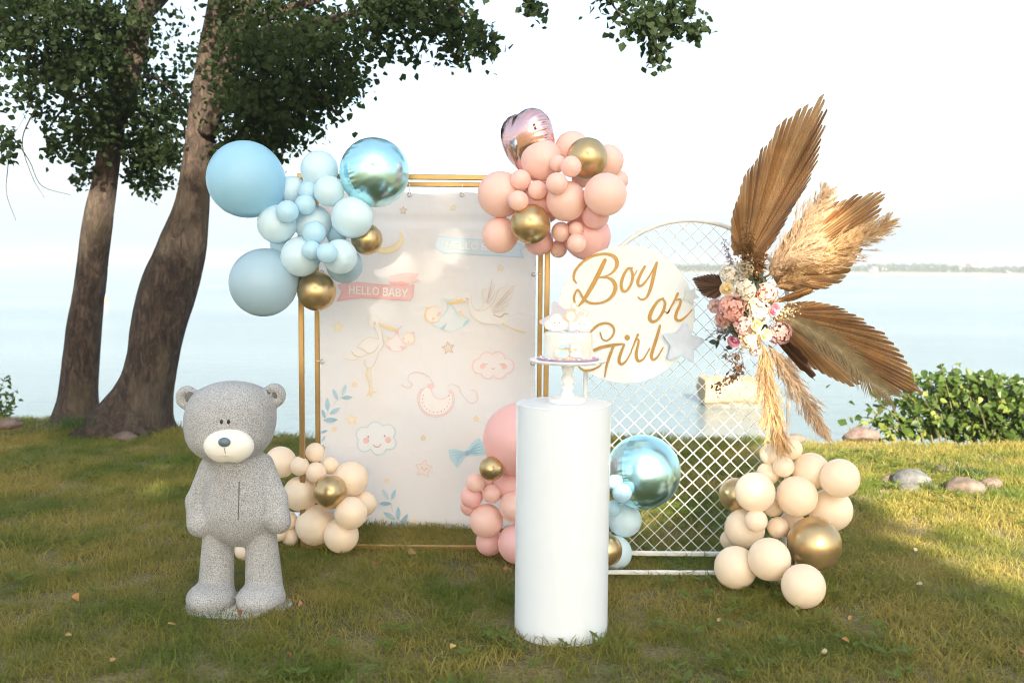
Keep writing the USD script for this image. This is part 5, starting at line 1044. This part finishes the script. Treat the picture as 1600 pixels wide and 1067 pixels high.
cluster([("c", 1203.6, 709.5, 17, 1, "small cream balloon at the top left of the right bunch, below the pampas"), ("c", 1237, 701.5, 17, 1, "topmost small cream balloon of the right bunch"), ("c", 1224, 729, 17, 0, "small cream balloon just under the top pair of the right bunch"), ("c", 1200, 740, 18, 2, "cream balloon behind at the left under the top trio of the right bunch"), ("c", 1267, 735.6, 29, 2, "cream balloon at the upper middle right of the right bunch"),
    ("c", 1312, 747, 31, 2, "cream balloon at the far upper right of the right bunch"), ("c", 1179.7, 769, 32, 1, "cream balloon at the upper left of the right bunch beside the gold sliver"), ("o", 1150, 773, 27, 2, "gold balloon peeping out at the left of the right cream bunch"), ("c", 1245, 775, 32.5, 1, "cream balloon at the centre of the right bunch"), ("c", 1297.6, 796, 34, 1, "cream balloon at the right above the big gold one"),
    ("c", 1207.7, 790, 17.5, 0, "uppermost of the three small cream balloons in the middle of the right bunch"), ("c", 1181.6, 813, 18, 0, "left one of the three small cream balloons in the middle of the right bunch"), ("c", 1216, 824, 17.5, 0, "lowest of the three small cream balloons in the middle of the right bunch"), ("c", 1163.8, 825, 32, 1, "cream balloon at the left middle of the right bunch"), ("c", 1141, 843, 16, 2, "cream sliver balloon at the left edge of the right bunch"),
    ("o", 1272, 849, 42.5, 0, "big gold balloon at the lower right of the right cream bunch"), ("c", 1202, 873, 34, 0, "cream balloon at the bottom middle, left of the big gold one"), ("c", 1149.4, 886, 34, 1, "cream balloon at the bottom left of the right bunch"), ("c", 1255, 915, 35, 1, "lowest cream balloon resting on the grass at right"), ("c", 1262, 884, 20, 2, "cream balloon squeezed under the big gold one"), ("c", 1238, 820, 22, 2, "orange-shadowed cream balloon in the gap left of the big gold one"), ("c", 1210, 903, 14, 2, "small cream balloon in shadow under the bottom middle one")], 4.86, CR)
# heart shaped rose foil balloon, turned away
hc = at(826, 222, 4.98); hs_ = mpp(hc)
m = trimesh.creation.icosphere(5, 1.0); v = m.vertices.copy()
ph = np.arctan2(v[:, 2], v[:, 0]); cosl = np.hypot(v[:, 0], v[:, 2])
def heart_r(p):
    q = np.pi / 2 - p
    return 0.80 + 0.16 * np.cos(2 * q) * 0 + 0.17 * np.exp(-((np.abs(np.mod(q + np.pi, 2 * np.pi) - np.pi) - 0.75) / .62) ** 2) - 0.03 * np.exp(-(q / .22) ** 2) + 0.34 * np.exp(-((np.abs(np.mod(q + np.pi, 2 * np.pi) - np.pi) - np.pi) / .42) ** 2)
R2 = heart_r(ph); seam = np.exp(-(v[:, 1] / .20) ** 2)
wr = 1 + .022 * seam * np.cos(58 * ph + 2 * np.sin(ph * 6)) + .010 * np.exp(-(v[:, 1] / .55) ** 2) * np.cos(29 * ph)
v = np.column_stack([v[:, 0] * R2 * wr, np.sign(v[:, 1]) * np.abs(v[:, 1]) ** .85 * .62, v[:, 2] * R2 * wr])
Rz = trimesh.transformations.rotation_matrix(math.radians(-48), [0, 0, 1])[:3, :3]; Ry = trimesh.transformations.rotation_matrix(math.radians(-16), [0, 1, 0])[:3, :3]
m.vertices = (v * 55 * hs_) @ Rz.T @ Ry.T + hc
obj("foil_balloon", m, M["foil_rose"], label="shiny rose foil heart balloon on top of the pink bunch", cat="balloon", group=UP, smooth=True, loc=hc)
# dark weights at the feet of the gold frame's left side
wc = at(470, 868, 5.3); wc = np.array([wc[0], 5.30, 0.0])
wt = thing("weight_box", "low dark box with a silvery lid under the cream balloons beside the bear", "box", wc)
obj("case", box(wc + [-.02, 0, .055], (.34, .22, .10), .008), M["dark_paint"], wt); obj("lid", box(wc + [-.02, 0, .112], (.35, .23, .012), .004), M["silver"], wt)
# ------------------------------------------------------------------ dried flower arrangement on the arch
YP = 4.76
M["palm"] = [mat(f"dry_palm_{i}", c, 0.6, var=.28, scale=7, stretch=(1, 1, 1), transl=.22, tcol=tuple(np.array(c) * 1.25)) for i, c in enumerate([(0.44, 0.255, 0.10), (0.36, 0.195, 0.075), (0.52, 0.325, 0.145), (0.30, 0.155, 0.058), (0.47, 0.30, 0.145)])]
M["palm_dark"] = [mat(f"dark_palm_{i}", c, 0.6, var=.2, scale=7, transl=.1) for i, c in enumerate([(0.10, 0.045, 0.022), (0.14, 0.068, 0.03), (0.075, 0.035, 0.02)])]
def palm(base, outline, n, Yb, bend, side, lab, mats, seed, base_w=10, twist=0.0, tipcut=.05):
    """A pleated fan leaf: folded segments from the base out to the outline (picture units), bent in depth."""
    rg = np.random.default_rng(seed)
    ol = LineString(outline); base = np.array(base, float)
    b3 = at(*base, Yb); t = thing("palm_leaf", lab, "palm leaf", b3, group="dried palm leaves of the arrangement")
    U = np.linspace(0, 1, n + 1); P = np.array([ol.interpolate(u, normalized=True).coords[0] for u in U])
    ax = np.array(outline[len(outline) // 2]) - base
    far = max(np.linalg.norm(P - base, axis=1))
    perp = np.array([-ax[1], ax[0]]) / np.linalg.norm(ax)
    B = base + perp * np.linspace(-1, 1, n + 1)[:, None] * base_w * (1 if np.dot(P[-1] - P[0], perp) > 0 else -1)
    def depth(pt, u):
        d = np.linalg.norm(pt - base) / far
        return Yb + bend * d * d + side * (2 * u - 1) * d + twist * d * (2 * u - 1) ** 2
    for i in range(n):
        j = rg.uniform(-tipcut, tipcut * .6); V = []
        pl = (1 if i % 2 else -1)
        qs = [0, .2, .4, .6, .8, .93, 1.0]; st = 7; shift = rg.normal(0, .011)
        for k in range(st):
            q = qs[k]; L = B[i] + (P[i] - B[i]) * q * (1 + j); Rr = B[i + 1] + (P[i + 1] - B[i + 1]) * q * (1 + j)
            c = (L + Rr) / 2; nar = 1.0 if q < .9 else .97
            if k == st - 1: nar = .72
            L, Rr = c + (L - c) * nar, c + (Rr - c) * nar
            w = np.linalg.norm(Rr - L) * .0031
            uu = (i + .5) / n
            pts = [at(*L, depth(L, i / n) + shift * q), at(*c, depth(c, uu) + shift * q), at(*Rr, depth(Rr, (i + 1) / n) + shift * q)]
            pts[1] = pts[1] + np.array([0, -1.0, .15]) * (w * .75)
            V += pts
        fs = []
        for k in range(st - 1):
            for c in (0, 1):
                a = k * 3 + c; fs += [[a, a + 1, a + 4], [a, a + 4, a + 3]]
        obj("segment", trimesh.Trimesh(np.array(V), fs, process=False), mats[rg.integers(len(mats))], t)
    # stalk
    q = base - ax / np.linalg.norm(ax) * 22
    obj("stalk", tube([at(*q, Yb + .02), at(*base, Yb), at(*(base + ax * .25), depth(base + ax * .25, .5) + .006)], [.006, .006, .002], 6), mats[0], t)
palm((1168, 402), [(1146, 400), (1142, 385), (1140, 352), (1148, 318), (1159, 286), (1170, 262), (1196, 222), (1214, 200), (1237, 181), (1262, 166), (1291, 149), (1289, 180), (1284, 212), (1276, 250), (1269, 272), (1257, 297), (1243, 318), (1226, 350), (1205, 385), (1190, 402)], 44, YP + .02, -.18, .10, "tallest dried palm leaf pointing up to the right", M["palm"], 1)
palm((1205, 428), [(1212, 392), (1236, 356), (1262, 330), (1287, 317), (1312, 311), (1340, 306), (1387, 302), (1376, 326), (1366, 346), (1350, 378), (1336, 408), (1322, 434), (1306, 446), (1290, 452), (1262, 456), (1236, 458), (1218, 452)], 40, YP + .05, -.05, .10, "dried palm leaf spreading to the upper right behind the pampas plumes", M["palm"], 2)
palm((1216, 492), [(1230, 474), (1262, 470), (1290, 474), (1327, 486), (1348, 498), (1370, 514), (1392, 534), (1410, 560), (1428, 590), (1445, 617), (1424, 616), (1402, 614), (1380, 606), (1357, 600), (1327, 604), (1300, 592), (1284, 584), (1260, 574), (1244, 560), (1230, 540)], 44, YP + .02, -.16, .08, "dried palm leaf sloping down to the right over the bush", M["palm"], 3)
palm((1129, 446), [(1124, 430), (1113, 428), (1100, 430), (1080, 435), (1090, 452), (1096, 460), (1106, 466), (1118, 467), (1126, 462)], 20, YP - .06, -.03, .03, "small dark brown fan leaf pointing left over the wire screen", M["palm_dark"], 4, base_w=3, tipcut=.01)
palm((1206, 520), [(1240, 540), (1262, 562), (1278, 588), (1268, 590), (1254, 578), (1244, 572), (1240, 566), (1228, 552)], 9, YP - .03, -.02, .05, "short torn dark palm strips under the lower palm leaf", M["palm_dark"], 5, base_w=4, tipcut=.2)
palm((1216, 470), [(1250, 452), (1282, 448), (1276, 455), (1240, 470)], 4, YP, -.06, .02, "short torn palm strips between the two right palm leaves", M["palm"], 6, base_w=3, tipcut=.2)
# grey-green pinnate frond over the lower palm
M["frond"] = mat("frond", (0.30, 0.235, 0.125), .6, var=.3, scale=20, transl=.25)
fp = spline(np.array([at(1218, 490, YP - .08), at(1262, 512, YP - .15), at(1310, 545, YP - .2), at(1352, 588, YP - .22), at(1395, 622, YP - .22)]), 10)
ft = thing("palm_frond", "narrow feathery greenish frond lying across the lower palm leaf", "frond", fp[0])
obj("rachis", tube(fp, np.linspace(.003, .001, len(fp)), 5), M["frond"], ft)
rg = np.random.default_rng(8); vs, fs = [], []
for k in range(190):
    q = k / 190; i = q * (len(fp) - 2); p = fp[int(i)] * (1 - i % 1) + fp[int(i) + 1] * (i % 1); tg = fp[int(i) + 1] - fp[int(i)]; tg /= np.linalg.norm(tg)
    sd = np.array([tg[2], 0, -tg[0]]) * (1 if k % 2 else -1)
    d = tg * .85 + sd * .5 + [0, rg.uniform(-.35, .1), 0]; d /= np.linalg.norm(d); L = (.16 - .07 * q) * rg.uniform(.75, 1.15) * min(1, .35 + q * 3)
    w = np.cross(d, [0, 1, 0]); w /= np.linalg.norm(w); k0 = len(vs)
    vs += [p - w * .0012, p + w * .0012, p + d * L * .55 + w * .002 + [0, -.004, 0], p + d * L * .55 - w * .002, p + d * L + [0, 0, -.015 * L / .16]]; fs += [[k0, k0 + 1, k0 + 2], [k0, k0 + 2, k0 + 3], [k0 + 3, k0 + 2, k0 + 4]]
obj("leaflets", trimesh.Trimesh(np.array(vs), fs, process=False), M["frond"], ft, kind="stuff")
# pampas plumes
M["pampas"] = leafmat("pampas", [(0, (0.60, 0.45, 0.30)), (.5, (0.80, 0.65, 0.47)), (1, (0.92, 0.82, 0.66))], .35, rough=.8, tk=1.1)
M["pampas_warm"] = leafmat("pampas_warm", [(0, (0.58, 0.40, 0.21)), (.5, (0.76, 0.58, 0.35)), (1, (0.90, 0.76, 0.54))], .35, rough=.8, tk=1.1)
def plume(pts, rpx, n, lab, mm, seed, spread=.42, droop=.0):
    rg = np.random.default_rng(seed); ax = spline(np.array([at(x, y, Y) for x, y, Y in pts]), 10); s = mpp(ax[0])
    t = thing("pampas_plume", lab, "pampas plume", ax[0], group="pampas plumes of the arrangement")
    obj("stalk", tube(ax, np.linspace(.003, .001, len(ax)), 5), M["frond"], t)
    q = rg.uniform(.02, 1, n) ** .9; i = np.minimum((q * (len(ax) - 1)).astype(int), len(ax) - 2); fr = q * (len(ax) - 1) - i
    nb = n // 42; bq = rg.uniform(.0, 1, nb) ** .9; bi_ = rg.integers(0, nb, n); q = bq[bi_]
    i = np.minimum((q * (len(ax) - 1)).astype(int), len(ax) - 2); fr = q * (len(ax) - 1) - i
    p = ax[i] * (1 - fr)[:, None] + ax[i + 1] * fr[:, None]; tg = ax[i + 1] - ax[i]; tg /= np.linalg.norm(tg, axis=1, keepdims=True)
    rd = rg.normal(size=(nb, 3))[bi_]; rd -= tg * (rd * tg).sum(1, keepdims=True); rd /= np.linalg.norm(rd, axis=1, keepdims=True)
    env = np.interp(q, [0, .12, .4, .75, 1], [.45, .85, 1, .75, .25])
    R = rpx * s * env
    bo = rg.uniform(.35, 1.1, nb)[bi_] * R; bl_ = bo * rg.uniform(.9, 2.3, nb)[bi_] + .01; u = rg.uniform(0, 1, n) ** .7
    sag_ = rg.uniform(.1, .5, nb)[bi_]; p = p + tg * (bl_ * u)[:, None] + rd * (bo * u)[:, None] + np.array([0, 0, -1]) * (bo * sag_ * u * u)[:, None]
    rd = rd + rg.normal(0, .55, (n, 3)); rd /= np.linalg.norm(rd, axis=1, keepdims=True)
    out = .013 * rg.uniform(.5, 1.4, n); L = .024 * rg.uniform(.5, 1.5, n)
    mid = p + tg * (L * .55)[:, None] + rd * (out * .60)[:, None]; tip = p + tg * L[:, None] + rd * out[:, None] + rg.normal(0, 1, (n, 3)) * (out * .30)[:, None] + np.array([0, 0, -1]) * (out * (.25 + droop))[:, None]
    w = np.cross(tg, rd); w = w * np.cos(rg.uniform(0, 3, n))[:, None] + rd * .5; w /= np.linalg.norm(w, axis=1, keepdims=True); ww = .0010
    v = np.stack([p - w * ww * .7, p + w * ww * .7, mid + w * ww, mid - w * ww, tip], 1).reshape(-1, 3)
    f = np.array([[0, 1, 2], [0, 2, 3], [3, 2, 4]]); f = (np.arange(n)[:, None, None] * 5 + f).reshape(-1, 3)
    obj("plume_hairs", trimesh.Trimesh(v, f, process=False), M[mm], t, kind="stuff")
plume([(1206, 436, YP - .06), (1232, 398, YP - .12), (1258, 356, YP - .15), (1288, 306, YP - .16)], 33, 9000, "upright pampas plume between the two upper palm leaves", "pampas", 1)
plume([(1212, 450, YP - .08), (1262, 416, YP - .16), (1320, 386, YP - .2), (1382, 350, YP - .2)], 31, 9500, "long pampas plume pointing right over the middle palm leaf", "pampas_warm", 2)
plume([(1200, 430, YP - .10), (1220, 410, YP - .16), (1245, 400, YP - .18), (1268, 384, YP - .2)], 27, 6000, "short pampas plume low between the other upright plumes", "pampas", 3)
plume([(1192, 536, YP - .04), (1197, 590, YP - .08), (1207, 650, YP - .09), (1222, 694, YP - .08)], 24, 8500, "pampas plume hanging straight down to the cream balloons", "pampas_warm", 4)
plume([(1200, 538, YP - .04), (1226, 574, YP - .06), (1258, 620, YP - .07), (1288, 672, YP - .05)], 20, 7000, "pampas plume hanging down to the right", "pampas", 5)
# flower heads
def head_mat(name, a, b): return leafmat(name, [(0, a), (1, b)], .3, rough=.6, tk=1.05)
FM = {"white": head_mat("petal_white", (0.82, 0.76, 0.65), (0.92, 0.88, 0.82)), "salmon": head_mat("petal_salmon", (0.82, 0.48, 0.40), (0.90, 0.68, 0.60)), "blush": head_mat("petal_blush", (0.78, 0.54, 0.50), (0.90, 0.74, 0.69)), "cream": head_mat("petal_cream", (0.84, 0.70, 0.50), (0.92, 0.82, 0.66)), "dusty": head_mat("petal_dusty", (0.55, 0.33, 0.31), (0.76, 0.57, 0.54))}
M["foam"] = mat("floral_foam", (0.05, 0.07, 0.03), .9, var=.3, scale=40)
def hydrangea(px, py, r, Y, kind, lab, seed):
    rg = np.random.default_rng(seed); c = at(px, py, Y); R = r * mpp(c); t = thing("hydrangea", lab, "flower", c, group="hydrangea heads of the arrangement")
    n = 62; g = (1 + 5 ** .5) / 2; vs, fs = [], []
    for i in range(n):
        z = 1 - 2 * (i + .5) / n; th = 2 * np.pi * i / g; d = np.array([math.sqrt(1 - z * z) * math.cos(th), math.sqrt(1 - z * z) * math.sin(th), z]) + rg.normal(0, .10, 3); d /= np.linalg.norm(d)
        if d[1] > .55: continue
        p = c + d * R * rg.uniform(.80, 1.05); a, b, _ = frame_to(d); w = rg.uniform(0, 1.5); sz = R * .30 * rg.uniform(.8, 1.15)
        for k in range(4):
            al_ = w + k * np.pi / 2; e = a * math.cos(al_) + b * math.sin(al_); h = np.cross(d, e)
            k0 = len(vs); vs += [p, p + e * sz * .5 + h * sz * .46 + d * sz * .16, p + e * sz * 1.0 + h * sz * .22 + d * sz * .12, p + e * sz * 1.0 - h * sz * .22 + d * sz * .12, p + e * sz * .5 - h * sz * .46 + d * sz * .16, p + e * sz * .55 + d * sz * .02]
            fs += [[k0, k0 + 5, k0 + 1], [k0 + 1, k0 + 5, k0 + 2], [k0 + 2, k0 + 5, k0 + 3], [k0 + 3, k0 + 5, k0 + 4], [k0 + 4, k0 + 5, k0]]
    obj("petals", trimesh.Trimesh(np.array(vs), fs, process=False), FM[kind], t, kind="stuff")
    obj("core", ellipsoid(c + [0, .004, 0], (R * .72,) * 3, 2), M["foam"] if kind == "dusty" else M["core_" + kind], t, smooth=True)
for k_, c_ in (("white", (.45, .42, .30)), ("salmon", (.42, .20, .15)), ("blush", (.40, .25, .22)), ("cream", (.46, .36, .20))): M["core_" + k_] = mat("flower_core_" + k_, c_, .8)
for i, (px, py, r, dy, kd, lab) in enumerate(((1140, 429, 16, -.06, "white", "whitish hydrangea at the top left, above the dark fan leaf"), (1163, 452, 18, -.10, "white", "white hydrangea at the upper middle of the flowers"), (1197.5, 458, 17, -.09, "salmon", "salmon hydrangea at the upper right of the flowers"), (1142, 482, 21, -.11, "salmon", "big salmon hydrangea at the left of the flowers"),
    (1187, 489, 19, -.13, "white", "white hydrangea in the middle of the flowers"), (1162, 508, 16, -.11, "blush", "blush hydrangea low at the left centre of the flowers"), (1131, 500, 14, -.07, "salmon", "small salmon hydrangea at the lower left of the flowers"), (1173, 528, 19, -.10, "cream", "cream hydrangea at the bottom of the flowers"), (1218, 520, 18, -.08, "dusty", "dusty rose flower head at the lower right of the flowers"), (1180, 546, 10, -.05, "blush", "blush hydrangea peeping out at the very bottom of the flowers"), (1118, 478, 12, -.03, "blush", "faded pink hydrangea at the far left of the flowers"), (1176, 478, 14, -.10, "cream", "cream hydrangea tucked in the centre of the flowers"))):
    hydrangea(px, py, r, YP + dy, kd, lab, 40 + i)
M["rose_pink"] = mat("rose_pink", (.78, .34, .42), .5, var=.1, scale=30, transl=.25); M["rose_cream"] = mat("rose_cream", (.86, .74, .48), .5, var=.06, scale=30, transl=.25); M["rose_mauve"] = mat("rose_mauve", (.62, .28, .36), .5, var=.1, scale=30, transl=.25)
def rose(px, py, r, Y, mm, lab, face):
    c = at(px, py, Y); R = r * mpp(c); d = np.array(face, float); a, b, d = frame_to(d); t = thing("rose", lab, "flower", c, group="roses of the arrangement")
    for ring, (nr, rad, hgt, cl) in enumerate(((3, .34, .62, .10), (4, .62, .50, .25), (5, .95, .30, .45))):
        for k in range(nr):
            vs, fs = [], []; a0 = 2 * np.pi * k / nr + ring * .6
            for i in range(6):
                for j in range(5):
                    u = (i / 5 - .5) * 2 * np.pi / nr * 1.45; q = j / 4; rr = R * rad * (.35 + .65 * q ** .6) * (1 + cl * .35 * max(0, q - .7)); hz_ = R * (-.55 + (hgt + .55) * q) - R * .12 * (2 * u * nr / (2 * np.pi * 1.45)) ** 2 * q
                    vs.append(c + (a * math.cos(a0 + u) + b * math.sin(a0 + u)) * rr + d * hz_)
            for i in range(5):
                for j in range(4): q0 = i * 5 + j; fs += [[q0, q0 + 5, q0 + 6], [q0, q0 + 6, q0 + 1]]
            obj("petal", trimesh.Trimesh(np.array(vs), fs, process=False), M[mm], t, smooth=True)
    obj("heart", ellipsoid(c + d * R * .05, (R * .3,) * 3, 2), M[mm], t, smooth=True)
rose(1135.5, 452, 11, YP - .15, "rose_cream", "cream rose beside the dark fan leaf", (-.3, -1, .2)); rose(1209, 484, 10.5, YP - .17, "rose_pink", "pink rose bud at the right of the flowers", (.4, -1, -.1)); rose(1196.5, 523, 10, YP - .18, "rose_cream", "small cream rose at the lower right of the flowers", (.2, -1, 0)); rose(1147, 532.5, 10.5, YP - .13, "rose_mauve", "mauve pink rose hanging at the lower left of the flowers", (-.5, -.8, -.4)); rose(1182, 508, 9, YP - .19, "rose_cream", "yellowish cream rose in the lower centre of the flowers", (0, -1, -.1))
# fillers
M["gyp"] = leafmat("gypsophila", [(0, (.50, .42, .28)), (1, (.80, .74, .62))], .2); M["gypdark"] = leafmat("brown_seed", [(0, (.16, .085, .05)), (1, (.34, .20, .12))], .2); M["gypgrey"] = leafmat("grey_seed", [(0, (.26, .27, .30)), (1, (.50, .51, .54))], .2); M["amber"] = leafmat("amber_grass", [(0, (.20, .10, .03)), (1, (.40, .25, .10))], .3); M["lav"] = leafmat("lavender", [(0, (.24, .18, .22)), (1, (.40, .32, .36))], .2); M["twig"] = mat("twig_brown", (.13, .07, .04), .8)
M["eucalyptus"] = leafmat("eucalyptus", [(0, (.03, .05, .03)), (1, (.09, .13, .06))], .2)
def filler(name, paths, mm, lab, cat, leafsz, per, seed, shape=.55, spread=.006):
    rg = np.random.default_rng(seed); tubes, P = [], []
    for pth in paths:
        sp = spline(np.array([at(x, y, YP + d) for x, y, d in pth]), 8); tubes.append(tube(sp, np.linspace(.0016, .0006, len(sp)), 4))
        for p in sp[len(sp) // 3:]:
            for _ in range(per): P.append(p + rg.normal(0, spread, 3))
    t = thing(name, lab, cat, at(*paths[0][0][:2], YP), group="filler sprigs of the arrangement")
    obj("stems", cat_(tubes), M["twig"], t); obj("tips", leaf_cloud(np.array(P), rg, leafsz, up=.2, shape=shape), M[mm], t, kind="stuff")
r2 = np.random.default_rng(77)
fan = lambda x0, y0, x1, y1, n, sx, sy, d0=-.08, d1=-.14: [[(x0, y0, d0), ((x0 + x1) / 2 + r2.normal(0, sx * .4), (y0 + y1) / 2, (d0 + d1) / 2), (x1 + r2.normal(0, sx), y1 + r2.normal(0, sy), d1 + r2.normal(0, .02))] for _ in range(n)]
filler("gypsophila", fan(1165, 440, 1166, 412, 16, 11, 6), "gyp", "cream baby's breath above the white hydrangea", "sprig", .010, 2, 1, .9, .008)
filler("gypsophila", fan(1208, 500, 1232, 484, 12, 7, 8), "gyp", "cream baby's breath right of the pink rose bud", "sprig", .010, 2, 2, .9, .008)
filler("seed_sprig", fan(1140, 520, 1122, 516, 16, 12, 11), "gypgrey", "fine greyish seed sprig at the left under the salmon hydrangea", "sprig", .008, 1, 3, .6, .006)
filler("brown_sprig", [[(1160, 542, -.06), (1150, 552, -.09), (1134, 558, -.1)], [(1160, 544, -.06), (1152, 566, -.09), (1148, 582, -.1), (1138, 592, -.1)], [(1156, 556, -.07), (1142, 586, -.1), (1122, 600, -.1), (1124, 610, -.1)], [(1158, 552, -.07), (1160, 572, -.1), (1152, 590, -.1)]], "gypdark", "dark brown leafy sprig dangling below the flowers", "sprig", .022, 3, 4, .5, .010)
filler("amber_grass", fan(1176, 442, 1182, 405, 22, 12, 10, -.04, -.08), "amber", "amber fuzzy grass between the palm base and the flowers", "sprig", .022, 4, 5, .3, .010)
filler("amber_grass", fan(1172, 420, 1166, 372, 16, 8, 14, -.02, -.06), "amber", "amber fuzzy grass climbing the tallest palm leaf's foot", "sprig", .022, 3, 6, .3, .009)
filler("lavender", [[(1150, 430, -.04), (1140, 402, -.06), (1130, 376, -.06)], [(1152, 430, -.04), (1143, 408, -.06), (1136, 388, -.06)]], "lav", "thin mauve sprig standing up left of the tallest palm leaf", "sprig", .012, 4, 7, .5, .006)
filler("eucalyptus", fan(1165, 480, 1150, 512, 8, 18, 22, -.04, -.10) + fan(1165, 460, 1176, 438, 6, 14, 8, -.04, -.09), "eucalyptus", "dark green leaves showing between the flower heads", "sprig", .035, 1, 8, .6, .010)
obj("flower_foam", rock(at(1172, 485, YP - .01), (.12, .035, .17), 33), M["foam"], label="dark block the flowers are stuck in, mostly hidden behind the petals", cat="foam block", smooth=40, loc=at(1172, 485, YP - .01))
